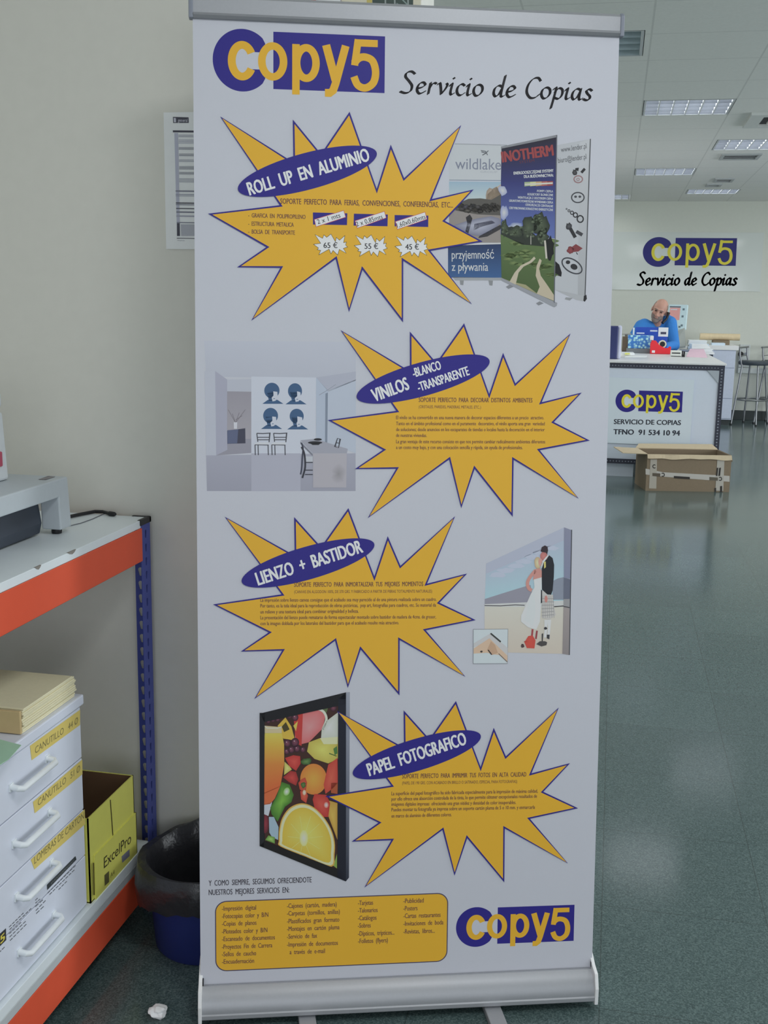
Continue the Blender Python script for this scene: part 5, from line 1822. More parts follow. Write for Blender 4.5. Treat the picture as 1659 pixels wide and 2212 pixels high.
art = Art(lambda u, v, h: tuple(fl_ + ex * u + Vector((0, 0, v)) - ey * (0.0008 + h)), box_uv, 0.0006)
TP = A(150, 146, 140)
art.poly([(362, 1935), (480, 1960), (935, 1985), (935, 2025), (480, 1990), (362, 1975)], TP, 1)
art.poly([(395, 1872), (440, 1872), (435, 2072), (385, 2070)], A(140, 134, 124), 2)
art.poly([(852, 1868), (900, 1872), (892, 2088), (838, 2085)], A(142, 138, 130), 2)
BK = A(40, 36, 34)
art.line(ell(421, 1920, 10, 11, 40, 320, 14), 6, BK, 3)
art.line(ell(480, 1977, 10, 11, -140, 140, 14), 6, BK, 3)
art.line(ell(871, 2005, 10, 11, -140, 140, 14), 6, BK, 3)
art.poly([(408, 1965), (462, 1968), (462, 1990), (408, 1986)], A(74, 66, 56), 3)
art.poly([(555, 1985), (664, 1992), (664, 2008), (555, 2001)], BK, 3)
art.poly([(798, 1992), (855, 1996), (855, 2018), (798, 2014)], A(78, 72, 62), 3)
art.poly([(848, 1930), (858, 1928), (852, 1985), (843, 1985)], BK, 4)
art.poly([(864, 1930), (876, 1928), (870, 1985), (858, 1985)], BK, 4)
art.poly([(832, 2068), (843, 2066), (843, 2098), (832, 2098)], BK, 4)
art.poly([(870, 2055), (884, 2053), (884, 2098), (870, 2098)], BK, 4)
art.build('packing_tape', bx)

# ================================================================== THINGS ON THE COUNTER
def blockpx(px0, px1, pyt, pyb, depth, z=CT, dY=0.0):
    """extent of an upright block standing on height z whose front shows at these picture limits"""
    p = at_z((px0 + px1) / 2, pyb, z)
    Y = p.y + dY
    a, c = at_y(px0, pyb, Y), at_y(px1, pyb, Y)
    tz = at_y((px0 + px1) / 2, pyt, Y).z
    return a.x, c.x, Y, Y + depth, z, tz


# navy case at the left end
x0, x1, y0, y1, z0, z1 = blockpx(1290, 1340, 705, 775.5, 0.42)
xm = at_y(1333, 760, y0).x
cas = thing('equipment_case', 'dark navy upright case with a pale rounded edge at the counter left end', 'case', ((x0 + x1) / 2, y0 + .2, z0))
MB().box(x0, xm, y0, y1, z0, z1).build('navy_front', mat('navy_plastic', A(36, 42, 84), 0.5), cas, bevel=0.008)
MB().box(xm - .004, x1, y0 + 0.012, y1, z0, z1 + 0.006).build('pale_side', mat('pale_plastic', A(158, 160, 176), 0.45), cas, bevel=0.014)

x0, x1, y0, y1, z0, z1 = blockpx(1343, 1359, 727, 760, 0.05, dY=.05)
o = MB().box(x0, x1, y0, y1, z0, z1).build('small_carton', M_card, bevel=0.002)
tag(o, 'small plain brown carton left of the blue patterned box', 'box')
x0, x1, y0, y1, z0, z1 = blockpx(1353, 1406, 753, 763, 0.2)
o = MB().box(x0, x1, y0, y1, z0, z1).build('grey_tray', mat('grey_tray_plastic', A(100, 104, 108), 0.5), bevel=0.004)
tag(o, 'flat grey tray under the blue patterned box on the counter', 'tray')
tray_top, tray_y = z1, y0
a, c = at_y(1356, 754, tray_y + .012), at_y(1411, 725, tray_y + .012)
tx = thing('tissue_box', 'blue and white patterned box with a lid on the grey counter tray', 'box', ((a.x + c.x) / 2, tray_y + .1, tray_top))


def blue_pattern():
    m = mat('blue_pattern_card', A(52, 104, 164), 0.6)
    nt = m.node_tree
    b = nt.nodes['Principled BSDF']
    tc = node(nt, 'ShaderNodeTexCoord')
    v = node(nt, 'ShaderNodeTexVoronoi')
    v.inputs['Scale'].default_value = 34
    nt.links.new(tc.outputs['Object'], v.inputs['Vector'])
    r = node(nt, 'ShaderNodeValToRGB')
    r.color_ramp.elements[0].position, r.color_ramp.elements[0].color = 0.28, (*A(150, 190, 220), 1)
    r.color_ramp.elements[1].position, r.color_ramp.elements[1].color = 0.58, (*A(48, 100, 162), 1)
    nt.links.new(v.outputs['Distance'], r.inputs[0])
    nt.links.new(r.outputs[0], b.inputs['Base Color'])
    return m


BP = blue_pattern()
zl = tray_top + (c.z - tray_top) * 0.64
MB().box(a.x, c.x, tray_y + .012, tray_y + .17, tray_top, zl).build('box_body', BP, tx, bevel=0.003)
MB().box(a.x - .004, c.x + .004, tray_y + .008, tray_y + .175, zl, c.z).build('box_lid', BP, tx, bevel=0.003)
MB().box(c.x - .03, c.x + .006, tray_y + .006, tray_y + .009, zl + .003, c.z - .004).build('white_tab', M_paper, tx)
tx_top = c.z
# leaflet dispenser with a white card, standing behind the tissue box
Yd = tray_y + 0.24
a, c = at_y(1372, 731, Yd), at_y(1444, 708, Yd)
ld = thing('leaflet_dispenser', 'dark blue carton dispenser with a white card, in front of the person in blue', 'box', ((a.x + c.x) / 2, Yd + .05, CT))
zz = c.z
xk = at_y(1422, 720, Yd).x
MB().box(a.x, c.x - .004, Yd, Yd + .10, CT, zz).build('carton_body', mat('royal_blue_card', A(30, 64, 150), 0.5), ld, bevel=0.003)
MB().box(xk, c.x, Yd - .004, Yd - .001, at_y(1430, 727, Yd).z, zz + .002).build('white_card', M_paper, ld)
MB().box(at_y(1427, 720, Yd).x, at_y(1439, 720, Yd).x, Yd - .0055, Yd - .0042, at_y(1430, 722, Yd).z, at_y(1430, 717, Yd).z).build('card_picture', mat('dark_print', A(52, 54, 74), 0.6), ld)
for (xa, xb, ya, yb_) in ((1375, 1392, 721, 718), (1404, 1420, 716, 713)):
    MB().box(at_y(xa, 720, Yd).x, at_y(xb, 720, Yd).x, Yd - .002, Yd - .0008, at_y(xa, ya, Yd).z, at_y(xa, yb_, Yd).z).build('white_stripe', mat('stripe_white', A(176, 184, 206), 0.6), ld)
a, c = at_y(1366.5, 728, Yd - .01), at_y(1371, 708, Yd - .01)
MB().box(a.x, c.x, Yd - .012, Yd + .06, a.z, c.z).build('end_flap', M_paper, ld, bevel=0.002)
a, c = at_y(1344, 722, Yd - .03), at_y(1367, 722, Yd - .03)
o = MB().box(a.x, c.x - .01, Yd + .14, Yd + .24, a.z - .008, a.z + .004).box(a.x + .03, c.x - .05, Yd + .17, Yd + .21, CT, a.z - .008).build('desk_tray', mat('beige_plastic', A(150, 150, 146), 0.5), bevel=0.003)
tag(o, 'small pale raised tray left of the dark blue dispenser', 'tray')

# tape dispenser
p = at_z(1428, 765, CT)
YD = p.y
td = thing('tape_dispenser', 'red desk tape dispenser holding a tape roll on the counter', 'tape dispenser', (p.x, YD + .03, CT))
prof = [(1404, 764), (1405, 742), (1409, 735), (1417, 736), (1424, 745), (1436, 752), (1443, 752), (1447, 748), (1450, 750), (1448, 765)]
pts = [at_y(x, y, YD) for x, y in prof]
pts = [(q.x, max(q.z, CT)) for q in pts]
b = MB().prism([(x, YD, z) for x, z in pts], [(x, YD + .065, z) for x, z in pts])
b.build('body', mat('red_plastic_body', A(186, 34, 44), 0.4), td, bevel=0.003)
cc = at_y(1431, 746, YD)
r_ = 8.2 * YD / F
cc.z += 0.012
b = MB()
b.tube([(cc.x, YD + .012, cc.z), (cc.x, YD + .05, cc.z)], r_, 24)
b.build('tape_roll', mat('tape_film', A(176, 172, 150), 0.3), td, smooth=True)
b = MB()
b.tube([(cc.x, YD + .009, cc.z), (cc.x, YD + .054, cc.z)], r_ * 0.66, 20)
b.build('roll_core', M_black, td, smooth=True)
a, c = at_y(1408, 762, YD), at_y(1415, 757, YD)
MB().box(a.x, c.x, YD - .001, YD + .001, a.z, c.z).build('white_label', M_paper, td)

# stamp with a black pad end, pink paper, notes
x0, x1, y0, y1, z0, z1 = blockpx(1448, 1472, 757, 771, 0.06)
sp = thing('rubber_stamp', 'white self-inking stamp with a black end right of the tape dispenser', 'stamp', ((x0 + x1) / 2, y0 + .03, CT))
MB().box(x0, x1, y0, y1, z0, z1).build('stamp_body', mat('ivory_casing', A(176, 178, 172), 0.45), sp, bevel=0.004)
MB().box(x0 + .012, x1 - .012, y0 - .001, y0 + .002, z0 + (z1 - z0) * .5, z0 + (z1 - z0) * .68).build('text_line', M_black, sp)
MB().box(x0 + .006, x1 - .004, y0 - .001, y0 + .002, z0 + .004, z0 + .010).build('base_line', M_black, sp)
xb = at_y(1480, 765, y0).x
MB().box(x1 + .001, x1 + (xb - x1) * .42, y0 + .004, y1, z0, z1 - .004).build('black_cap', M_black, sp, bevel=0.003)
MB().box(x1 + (xb - x1) * .56, xb, y0 + .008, y1, z0, z1 - .008).build('black_cap', M_black, sp, bevel=0.003)
MB().box(x1, xb - .004, y0 + .02, y1 - .01, z0, z0 + (z1 - z0) * .4).build('cap_link', M_black, sp)


def sheet_on(name, px, label, m, z=CT, t=0.0015, lift=None):
    pts = [at_z(x, y, z) for x, y in px]
    lift = lift or [0] * len(pts)
    b = MB().prism([(p.x, p.y, z + h) for p, h in zip(pts, lift)], [(p.x, p.y, z + h + t) for p, h in zip(pts, lift)])
    o = b.build(name, m)
    return tag(o, label, 'paper')


M_pink = mat('pink_paper', A(200, 164, 176), 0.7)
sheet_on('pink_sheet', [(1482, 771), (1528, 773), (1520, 765), (1490, 763)], 'curled pink sheet at the counter right side', M_pink, t=0.002, lift=[0.0, 0.0, 0.05, 0.045])
M_yn = mat('yellow_note_paper', A(200, 200, 90), 0.7)
sheet_on('paper_stack', [(1336, 767), (1371, 766), (1367, 762.5), (1336, 762.5)], 'low stack of white papers right of the navy case', M_paper, t=0.012)
sheet_on('sticky_note', [(1350, 765.5), (1361, 765.5), (1360, 763), (1350, 763)], 'yellow sticky note on the paper stack beside the navy case', M_yn, z=CT + 0.0125, t=0.003)
sheet_on('loose_sheet', [(1350, 771.5), (1396, 771.5), (1398, 767.8), (1352, 768.6)], 'loose white sheet lying in front of the grey tray', M_paper, t=0.002)
sheet_on('loose_sheet', [(1458, 761), (1506, 762), (1498, 756.5), (1464, 756.5)], 'loose white sheets at the counter rear right of the person', M_paper, z=CT, t=0.004)
sheet_on('grey_folder', [(1466, 759.5), (1498, 761), (1493, 757.5), (1469, 757)], 'thin dark grey folder lying behind the rubber stamp', mat('grey_folder_card', A(98, 106, 122), 0.6), z=CT + 0.0045, t=0.010)

# ================================================================== SIDE TABLE, MONITOR, PAPER PILES BEHIND THE MAN
stb = thing('side_table', 'long white table running back from the counter beside the person', 'table', (0.84, 13.4, 0))
MB().box(0.66, 1.06, 12.53, 14.56, CT - 0.022, CT - 0.001).build('tabletop', M_ctop, stb, bevel=0.003)
for x in (0.69, 1.03):
    for y in (12.58, 14.5):
        MB().box(x - .02, x + .02, y - .02, y + .02, 0, CT - .022).build('leg', M_angle, stb)
ym = 14.0
a, c = at_y(1440, 711, ym), at_y(1485.5, 658, ym)
mon = thing('computer_monitor', 'pale grey monitor showing a pinkish window behind the shoulder of the person', 'monitor', ((a.x + c.x) / 2, ym, CT))
Mm = Matrix.Translation(((a.x + c.x) / 2, ym, (a.z + c.z) / 2)) @ Matrix.Rotation(math.radians(-14), 4, 'Z') @ Matrix.Rotation(math.radians(-8), 4, 'X')
hw, hh = (c.x - a.x) / 2, (c.z - a.z) / 2
MB().box(-hw, hw, 0, .05, -hh, hh, M=Mm).build('monitor_case', mat('monitor_grey', A(168, 186, 190), 0.4), mon, bevel=0.006)
MB().box(-hw + .02, hw - .085, -.002, .001, -hh * .25, hh * .74, M=Mm).build('screen', mat('lit_screen', A(170, 120, 116), 0.3, emit=A(176, 120, 116, 1.0), estr=0.25), mon)
MB().box(-hw + .015, hw - .08, -.001, .0012, hh * .76, hh * .86, M=Mm).build('screen_bar', mat('dark_bar', A(70, 76, 86), 0.4), mon)
MB().box(-hw + .03, hw - .12, -.003, .001, hh * .55, hh * .62, M=Mm).build('screen_bar', mat('light_bar', A(176, 184, 190), 0.4), mon)
for k, (u, v) in enumerate(((hw - .045, hh * .62), (hw - .05, hh * .05), (hw - .05, -hh * .68), (hw - .075, -hh * .80))):
    MB().box(u - .012, u + .012, -.002, .001, v - .012, v + .012, M=Mm).build('control_button', mat('button_dark', A(84, 100, 108), 0.4), mon)
MB().box((a.x + c.x) / 2 - .03, (a.x + c.x) / 2 + .03, ym + .055, ym + .085, CT, (a.z + c.z) / 2).box((a.x + c.x) / 2 - .1, (a.x + c.x) / 2 + .1, ym - .02, ym + .16, CT - .001, CT + .012).build('monitor_stand', mat('monitor_grey', (0.5, 0.5, 0.5)), mon, bevel=0.004)
# little black clip lamp beside the monitor's corner
p = at_y(1475.5, 700, 14.2)
cl = MB().tube([(p.x, 14.2, CT), (p.x, 14.2, p.z - .03), (p.x + .012, 14.2, p.z + .04)], 0.004, 8)
cl.tube([(p.x - .028, 14.2, p.z - .035), (p.x - .004, 14.2, p.z - .005), (p.x + .026, 14.2, p.z - .028)], 0.006, 8)
o = cl.build('pen_stand', M_black, smooth=True)
tag(o, 'thin black stand right of the monitor corner', 'stand')

# leaning grey board and paper piles on the side table
bd = MB().prism([(0.665, 13.28, CT), (0.80, 13.28, CT + .02), (0.80, 13.66, CT + .22), (0.665, 13.66, CT + .16)], [(0.66, 13.28, CT + .02), (0.795, 13.28, CT + .04), (0.795, 13.66, CT + .24), (0.66, 13.66, CT + .18)])
o = bd.build('leaning_board', mat('grey_card', A(134, 138, 134), 0.7))
tag(o, 'grey board leaning among papers right of the person in blue', 'board')
M_bpap = mat('bluish_paper', A(170, 182, 204), 0.7)
for (xa, xb, ya, yb_, h0, m_, lab) in ((0.83, 1.04, 12.56, 12.86, 0.035, M_paper, 'low white paper pile on the side table corner nearest the counter'),
                                       (0.82, 1.02, 12.92, 13.22, 0.075, M_bpap, 'bluish white paper pile behind the lowest pile on the side table'),
                                       (0.83, 1.03, 13.30, 13.60, 0.105, M_paper, 'tallest white paper pile on the side table beside the leaning board')):
    b = MB()
    n_ = max(3, int(h0 / 0.012))
    rr = random.Random(int(ya * 10))
    for k in range(n_):
        j_ = rr.uniform(-.012, .012)
        b.box(xa + j_, xb + j_, ya + j_ * .5, yb_ + j_ * .5, CT + h0 * k / n_, CT + h0 * (k + 1) / n_ - .0006)
    o = b.build('paper_pile', m_, bevel=0.0005, seg=1)
    tag(o, lab, 'paper')
sh = MB().prism([(0.82, 12.53, CT + .037), (1.03, 12.65, CT + .037), (1.00, 12.90, CT + .079), (0.84, 12.88, CT + .079)], [(0.82, 12.53, CT + .039), (1.03, 12.65, CT + .039), (1.00, 12.90, CT + .081), (0.84, 12.88, CT + .081)])
o = sh.build('loose_sheet', M_paper)
tag(o, 'loose sheet sliding off the papers on the side table corner', 'paper')

# ================================================================== BACK CABINET, TUBE, STOOLS
YK = 15.1
a, c = at_y(1498, 905, YK), at_y(1590, 757, YK)
kc = thing('back_cabinet', 'white drawer cabinet against the far wall behind the counter', 'cabinet', ((a.x + c.x) / 2, YK + .35, 0))
MB().box(a.x, c.x, YK, FY - .02, 0.07, c.z).build('carcass', mat('bluish_white_laminate', A(158, 164, 178), 0.5), kc, bevel=0.002)
MB().box(a.x + .02, c.x - .02, YK + .03, FY - .04, 0.0, 0.07).build('plinth', M_dark, kc)
zt = at_y(1590, 747, YK).z
MB().box(a.x - .02, c.x + .03, YK - .02, FY - .02, c.z + .001, zt).build('worktop', M_ctop, kc, bevel=0.004)
zz = [c.z - .006, at_y(1575, 795, YK).z, at_y(1575, 861, YK).z, 0.085]
for k in range(3):
    MB().box(a.x + .004, c.x - .004, YK - .016, YK - .001, zz[k + 1] + .004, zz[k] - .004).build('drawer', mat('bluish_white_laminate', (0.5, 0.5, 0.5)), kc, bevel=0.002)
KT = zt
# paper, brown carton and cardboard tube on the worktop
p = at_z(1549, 745, KT)
a, c = at_y(1526, 745, p.y), at_y(1577, 735, p.y)
yb0 = YK + 0.25
x0, x1 = at_y(1540, 742, yb0).x, at_y(1576, 742, yb0).x
z1 = at_y(1560, 735.5, yb0).z
o = MB().box(x0, x1, yb0, yb0 + .22, KT, z1).build('flat_carton', M_card, bevel=0.003)
tag(o, 'flat brown carton under the cardboard tube on the back cabinet', 'box')
xt0, xt1 = at_y(1513, 730, yb0).x, at_y(1600, 730, yb0).x
rt = 0.044
b = MB()
b.tube([(xt0, yb0 + .11, z1 + rt), (xt1, yb0 + .11, z1 + rt)], rt, 24, cap=True)
ct = b.build('cardboard_tube', mat('tan_cardboard', A(178, 162, 132), 0.75, var=0.1), smooth=True)
tag(ct, 'long tan cardboard tube lying on the back cabinet', 'tube')
ps = [(1536, 752), (1566, 752), (1562, 747.5), (1540, 747.5)]
px0, px1 = at_y(1537, 750, YK + .03).x, at_y(1566, 750, YK + .03).x
o = MB().box(px0, px1, YK + .02, YK + .22, KT, KT + .03).build('paper_stack', mat('bluish_paper', (0.5, 0.5, 0.5)), bevel=0.002)
tag(o, 'low white paper stack on the back cabinet front edge', 'paper')

# cable trunking with a socket panel on the far wall
a, c = at_y(1594, 806, FY - .05), at_y(1594, 794, FY - .05)
tk = MB().box(a.x, a.x + 1.6, FY - .05, FY, a.z, c.z).build('cable_trunking', mat('trunking_plastic', A(170, 174, 172), 0.5), bevel=0.004)
tag(tk, 'white cable trunking running along the far wall behind the stools', 'trunking')
x0, x1 = at_y(1596, 780, FY - .05).x, at_y(1619, 780, FY - .05).x
z0_, z1_ = c.z + .004, at_y(1606, 744, FY - .05).z
pm = thing('socket_panel', 'white socket panel with a round black plug above the trunking behind the stool', 'socket', ((x0 + x1) / 2, FY - .03, z0_))
MB().box(x0, x1, FY - .05, FY, z0_, z1_).build('panel_box', mat('machine_white', A(164, 168, 166), 0.5), pm, bevel=0.008)
p = at_y(1600, 765, FY - .06)
MB().tube([(p.x, FY - .09, p.z), (p.x, FY - .052, p.z)], 0.036, 20).build('black_plug', M_black, pm, smooth=True)
p = at_y(1611, 764, FY - .06)
MB().tube([(p.x, FY - .064, p.z), (p.x, FY - .052, p.z)], 0.016, 16).build('small_dial', M_grey_pl, pm, smooth=True)
MB().box(x0 + .03, x1 - .02, FY - .054, FY - .051, p.z - .10, p.z - .085).build('panel_seam', M_grey_pl, pm)

M_chrome = mat('worn_chrome', (0.30, 0.31, 0.32), 0.35, metal=0.85)
M_seat = mat('black_vinyl', A(50, 56, 62), 0.45, var=0.1)
SX, SY = 1.81, 15.34
SZ = at_y(1626, 784, SY).z
stool = thing('bar_stool', 'tall metal bar stool with round dark seat, fully in view', 'stool', (SX, SY, 0), 'bar stools by the far wall')
MB().lathe((SX, SY, SZ), [(0.0, -.025), (0.19, -.025), (0.20, -.012), (0.20, 0.012), (0.185, 0.028), (0.0, 0.032)], 36).build('seat', M_seat, stool, smooth=True)
legs = [(-.253, -.17), (.057, -.22), (-.054, .21), (.25, .17)]
for dx, dy in legs:
    MB().tube([(SX + dx * .62, SY + dy * .62, SZ - .02), (SX + dx * .66, SY + dy * .66, SZ - .10), (SX + dx, SY + dy, 0.012)], 0.0125, 10).build('leg', M_chrome, stool, smooth=True)
    MB().lathe((SX + dx, SY + dy, 0), [(0.0, 0), (0.016, 0), (0.016, 0.018), (0.0, 0.018)], 12).build('foot_cap', M_black, stool, smooth=True)
zr = 0.33
k_ = 0.66 + (1 - 0.66) * (1 - zr / (SZ - .1))
rp = [(SX + legs[i][0] * k_, SY + legs[i][1] * k_, zr) for i in (0, 1, 3, 2, 0)]
b = MB()
b.tube([(SX + .205 * math.cos(2 * math.pi * i / 28), SY + .205 * math.sin(2 * math.pi * i / 28), zr) for i in range(29)], 0.010, 8)
b.build('foot_ring', M_chrome, stool, smooth=True)
zb = at_y(1606, 750.5, SY).z
bp_ = [(SX - .166, SY - .11), (SX - .045, SY + .19)]
for x, y in bp_:
    MB().tube([(x, y, SZ - .03), (x - .03, y + .012, SZ + .10), (x - .035, y + .015, zb)], 0.0115, 10).build('back_post', M_chrome, stool, smooth=True)
(xa, ya), (xb, yb_) = bp_
e = Vector((xb - xa, yb_ - ya, 0)).normalized() * 0.05
MB().tube([(xa - .035 - e.x, ya + .015 - e.y, zb), (xb - .035 + e.x, yb_ + .015 + e.y, zb)], 0.013, 10).build('back_bar', M_chrome, stool, smooth=True)
MB().tube([(xa - .032, ya + .013, zb - .11), (xb - .032, yb_ + .013, zb - .11)], 0.006, 8).build('back_rod', M_chrome, stool, smooth=True)
dup(stool, (at_y(1644, 780, 15.63).x + 0.2 - SX, 0.29, 0), 'tall metal bar stool cut by the right photo edge, right of the two', 'bar stools by the far wall')

# ================================================================== THE MAN ON THE PHONE
def to_mesh_object(name, parts, voxel, m, parent=None, smooth_it=4, keep=None):
    """fuse overlapping pieces into one continuous skin"""
    me = bpy.data.meshes.new(name + '_raw')
    me.from_pydata(parts.v, [], parts.f)
    bm = bmesh.new()
    bm.from_mesh(me)
    bmesh.ops.recalc_face_normals(bm, faces=bm.faces)
    bm.to_mesh(me)
    bm.free()
    ob = bpy.data.objects.new(name + '_raw', me)
    COL.objects.link(ob)
    md = ob.modifiers.new('fuse', 'REMESH')
    md.mode, md.voxel_size = 'VOXEL', voxel
    sm = ob.modifiers.new('relax', 'SMOOTH')
    sm.iterations, sm.factor = smooth_it, 0.5
    bpy.context.view_layer.update()
    dg = bpy.context.evaluated_depsgraph_get()
    new = bpy.data.meshes.new_from_object(ob.evaluated_get(dg))
    bpy.data.objects.remove(ob)
    new.name = name
    if keep:
        bm = bmesh.new()
        bm.from_mesh(new)
        bmesh.ops.delete(bm, geom=[f for f in bm.faces if not keep(f.calc_center_median())], context='FACES')
        bm.to_mesh(new)
        bm.free()
    new.materials.clear()
    new.materials.append(m)
    new.shade_smooth()
    o = bpy.data.objects.new(name, new)
    COL.objects.link(o)
    if parent is not None:
        attach(o, parent)
    return o


def ball(b, c, r, M=None, n=16):
    if M is HR:
        r = [v * HK for v in r]
    """ellipsoid; r = three radii"""
    vs, fs = [], []
    c = Vector(c)
    for i in range(1, n):
        th = math.pi * i / n
        for j in range(2 * n):
            ph = math.pi * j / n
            p = Vector((r[0] * math.sin(th) * math.cos(ph), r[1] * math.sin(th) * math.sin(ph), r[2] * math.cos(th)))
            vs.append(c + (M @ p if M is not None else p))
    top, bot = len(vs), len(vs) + 1
    e = Vector((0, 0, r[2]))
    vs += [c + (M @ e if M is not None else e), c - (M @ e if M is not None else e)]
    w = 2 * n
    for i in range(n - 2):
        for j in range(w):
            fs.append((i * w + j, (i + 1) * w + j, (i + 1) * w + (j + 1) % w, i * w + (j + 1) % w))
    for j in range(w):
        fs.append((top, j, (j + 1) % w))
        fs.append((bot, (n - 2) * w + (j + 1) % w, (n - 2) * w + j))
    b.add(vs, fs)


def limb(b, pts, rs, n=14):
    b.tube(pts, rs, n)
    for p, r in zip(pts, rs):
        ball(b, p, (r, r, r), n=8)


YM = 12.78
HC = at_y(1424.5, 671, YM)                      # centre of the head
HR = (Matrix.Rotation(math.radians(20), 3, 'Y') @ Matrix.Rotation(math.radians(-5), 3, 'Z') @ Matrix.Rotation(math.radians(16), 3, 'X'))
# head frame: x to the picture's right, -y towards the viewer (the face), z up
HK = 1.07
h3 = lambda x, y, z: HC + HR @ Vector((x, y, z)) * HK
S_L = at_y(1386, 703, YM + .02)                 # shoulder on the picture's left
S_R = at_y(1447, 695, YM + .06)
NK = at_y(1421, 703, YM + .05)
CHW = Vector((HC.x - .02, YM + .08, 1.10))
PELV = Vector((HC.x - .03, YM + .22, 0.90))
ELB_L = Vector((at_y(1358, 742, YM - .06).x, YM - .12, CT + .05))
HND_L = Vector((HC.x - .06, YM - .34, CT + .05))
ELB_R = Vector((at_y(1456, 742, YM).x, YM - .06, CT + .06))
HND_R = Vector((HC.x + .06, YM - .34, CT + .05))

M_skin = mat('skin', A(166, 126, 110, 1.55), 0.5, var=0.05)
M_blue_j = mat('blue_jumper_knit', A(48, 112, 178, 1.45), 0.85, var=0.06, scale=60, bump=0.1)
M_beard = mat('grey_hair', A(112, 100, 92), 0.8, var=0.2, scale=200)
M_trous = mat('dark_trousers', A(50, 54, 66), 0.8)
man = thing('person', 'bald bearded person in a blue jumper behind the counter holding a phone to the ear', 'person', (PELV.x, PELV.y, 0))

b = MB()
ball(b, h3(0, .008, .03), (.074, .094, .092), HR)          # skull
ball(b, h3(0, -.028, -.035), (.060, .062, .078), HR)       # face
ball(b, h3(0, -.050, -.088), (.036, .034, .032), HR)       # chin
limb(b, [h3(0, -.088, .012), h3(0, -.106, -.022), h3(0, -.104, -.032)], [.010, .013, .014], 10)   # nose
ball(b, h3(-.014, -.096, -.032), (.010, .010, .008), HR, 8)
ball(b, h3(.014, -.096, -.032), (.010, .010, .008), HR, 8)
ball(b, h3(0, -.080, .030), (.050, .014, .010), HR, 8)     # brow
ball(b, h3(0, -.088, -.056), (.024, .010, .007), HR, 8)    # lips
for sx in (-1, 1):
    ball(b, h3(sx * .076, .012, -.006), (.010, .020, .033), HR, 10)     # ears
    ball(b, h3(sx * .040, -.066, -.020), (.022, .018, .018), HR, 8)     # cheeks
limb(b, [HC + HR @ Vector((0, .02, -.05)), NK + Vector((0, .02, .0)), NK + Vector((-.01, .05, -.09))], [.054, .058, .075])
# trunk, arms, legs
limb(b, [NK + Vector((0, .05, -.10)), CHW, PELV], [.11, .135, .13], 18)
limb(b, [S_L + Vector((.05, .02, -.01)), S_L, ELB_L, HND_L], [.06, .052, .042, .028])
limb(b, [S_R + Vector((-.05, .02, -.01)), S_R, ELB_R, HND_R], [.06, .052, .042, .028])
for sx, hp, el in ((1, HND_L, ELB_L), (-1, HND_R, ELB_R)):
    d = (hp - el).normalized()
    sd = Vector((d.y, -d.x, 0)).normalized() * sx
    up = Vector((0, 0, 1))
    palm = hp + d * .055
    ball(b, palm, (.040, .050, .018), Matrix.Rotation(math.atan2(d.y, d.x) - math.pi / 2, 3, 'Z'), 10)
    for k, ln in enumerate((.068, .078, .072, .056)):
        r0 = palm + d * .040 + sd * (-.028 + .019 * k)
        k1 = r0 + d * ln * .45 + up * .010
        k2 = k1 + d * ln * .33 - up * .008
        k3 = k2 + d * ln * .22 - up * .014
        limb(b, [r0, k1, k2, k3], [.0098, .0092, .0085, .0072], 8)
    t0 = palm - d * .02 - sd * .034
    limb(b, [t0, t0 + d * .03 - sd * .022, t0 + d * .055 - sd * .024 - up * .008], [.0125, .0105, .009], 8)
for sx in (-1, 1):
    hip = PELV + Vector((sx * .085, 0, -.04))
    limb(b, [hip, Vector((hip.x + sx * .01, hip.y - .02, .48)), Vector((hip.x + sx * .015, hip.y + .02, .08))], [.085, .058, .038])
    limb(b, [Vector((hip.x + sx * .015, hip.y + .03, .05)), Vector((hip.x + sx * .03, hip.y - .14, .04))], [.04, .034])
body = to_mesh_object('body', b, 0.0055, M_skin, man, 3)

# jumper with an open dark collar
b = MB()
limb(b, [NK + Vector((0, .045, -.07)), NK + Vector((0, .05, -.12)), CHW, PELV + Vector((0, 0, .02))], [.095, .14, .165, .155], 20)
limb(b, [NK + Vector((-.02, .04, -.055)), S_L + Vector((.03, .02, .0)), S_L + Vector((.0, .01, -.015)), ELB_L, ELB_L.lerp(HND_L, .9)], [.07, .078, .080, .062, .045])
limb(b, [NK + Vector((.02, .04, -.05)), S_R + Vector((-.03, .02, .0)), S_R + Vector((.0, .01, -.015)), ELB_R, ELB_R.lerp(HND_R, .9)], [.07, .078, .080, .062, .045])
jump = to_mesh_object('jumper', b, 0.008, M_blue_j, man, 5)
b = MB()
for a0, a1 in ((-175, -100), (-80, -5)):
    ring = [NK + Vector((math.cos(math.radians(a)) * .072, .03 + math.sin(math.radians(a)) * .072, -.045 + .02 * math.cos(math.radians(a)))) for a in range(a0, a1 + 1, 15)]
    b.tube(ring, [.018] * len(ring), 10)
b.build('collar', M_blue_j, man, smooth=True)
b = MB().prism([NK + Vector((-.028, -.06, -.045)), NK + Vector((.028, -.06, -.045)), NK + Vector((.006, -.10, -.12)), NK + Vector((-.010, -.10, -.12))],
               [NK + Vector((-.028, -.03, -.045)), NK + Vector((.028, -.03, -.045)), NK + Vector((.006, -.05, -.12)), NK + Vector((-.010, -.05, -.12))])
b.build('undershirt', mat('navy_undershirt', A(30, 34, 50), 0.85), man)
b = MB()
for sx in (-1, 1):
    hip = PELV + Vector((sx * .085, 0, -.02))
    limb(b, [PELV + Vector((0, 0, .03)), hip, Vector((hip.x + sx * .01, hip.y - .02, .48)), Vector((hip.x + sx * .015, hip.y + .02, .09))], [.15, .10, .074, .058])
to_mesh_object('trousers', b, 0.012, M_trous, man, 4)
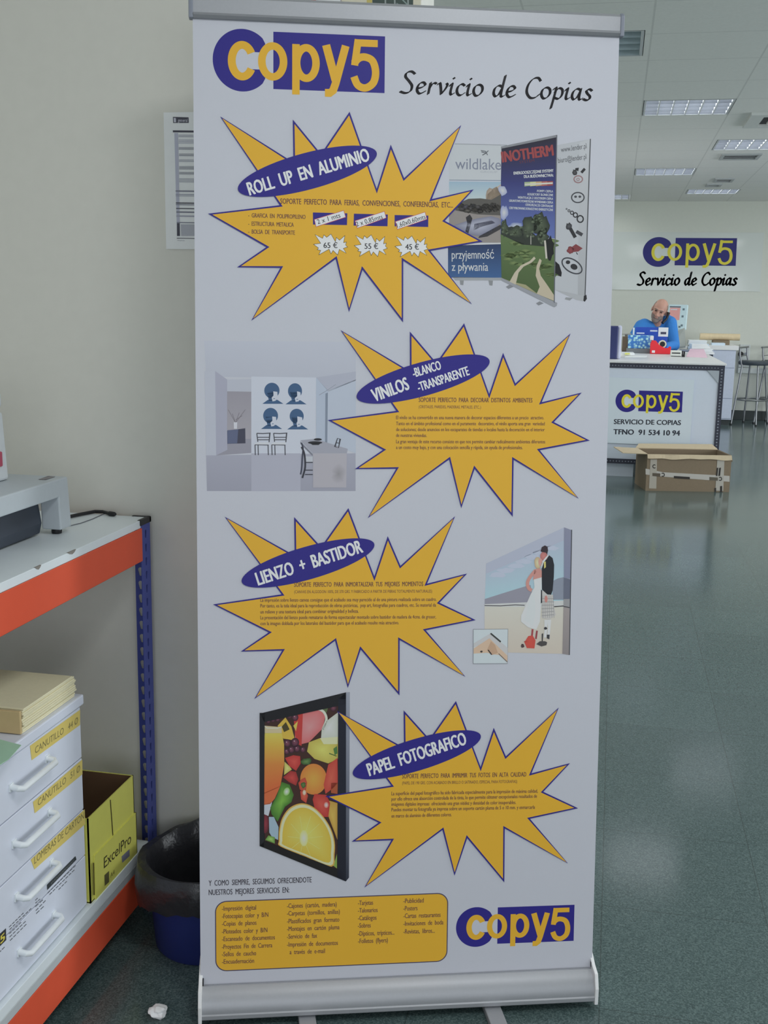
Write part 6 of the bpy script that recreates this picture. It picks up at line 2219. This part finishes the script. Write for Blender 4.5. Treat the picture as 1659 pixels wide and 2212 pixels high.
for sx in (-1, 1):
    hip = PELV + Vector((sx * .085, 0, -.02))
    b = MB()
    limb(b, [Vector((hip.x + sx * .015, hip.y + .04, .052)), Vector((hip.x + sx * .03, hip.y - .16, .046))], [.050, .044])
    to_mesh_object('shoe', b, 0.01, M_black, man, 3)
# close-cropped hair round the back and sides, beard, brows, eyes
hinv = HR.transposed()


def local(c):
    return (hinv @ (c - HC)) / HK


b = MB()
ball(b, h3(0, .010, .028), (.0765, .0965, .091), HR, 20)
to_mesh_object('cropped_hair', b, 0.006, M_beard, man, 1, keep=lambda c: (lambda p: p.y > -.022 and -.05 < p.z < .080 - p.y * .10 and (abs(p.x) > .040 or p.y > .035))(local(c)))
b = MB()
ball(b, h3(0, -.029, -.037), (.0625, .0645, .081), HR, 20)
ball(b, h3(0, -.052, -.090), (.040, .038, .036), HR, 14)
to_mesh_object('beard', b, 0.0045, M_beard, man, 1, keep=lambda c: (lambda p: p.z < -.030 - .25 * max(0, .045 - abs(p.x)) and p.y < .01 and not (abs(p.x) < .022 and -.064 < p.z < -.050))(local(c)))
for sx in (-1, 1):
    b = MB()
    ball(b, h3(sx * .030, -.084, .010), (.012, .007, .006), HR, 8)
    b.build('eye', mat('dark_eye', A(52, 40, 36), 0.3), man, smooth=True)
    b = MB()
    limb(b, [h3(sx * .014, -.092, .028), h3(sx * .032, -.089, .031), h3(sx * .048, -.079, .026)], [.0045, .005, .0035], 8)
    b.build('eyebrow', M_beard, man, smooth=True)
# handset clamped between ear and shoulder
b = MB()
e0, e1, e2 = h3(.096, -.006, .020), h3(.102, -.030, -.045), h3(.080, -.076, -.088)
b.tube([e0, e0.lerp(e1, .5), e1, e2], [.017, .014, .013, .017], 12)
ph = b.build('phone_handset', M_black, smooth=True)
tag(ph, 'black phone handset clamped between the ear and shoulder of the person', 'phone')

# lift every single-mesh thing's origin to the middle of its base
for o in list(SC.objects):
    if o.type == 'MESH' and o.parent is None and o.get('kind') != 'structure' and o.location.length == 0:
        cs = [v.co for v in o.data.vertices]
        c = Vector(((min(v.x for v in cs) + max(v.x for v in cs)) / 2, (min(v.y for v in cs) + max(v.y for v in cs)) / 2, min(v.z for v in cs)))
        o.data.transform(Matrix.Translation(-c))
        o.location = c
        for ch in o.children:
            ch.matrix_parent_inverse = Matrix.Translation(-c)
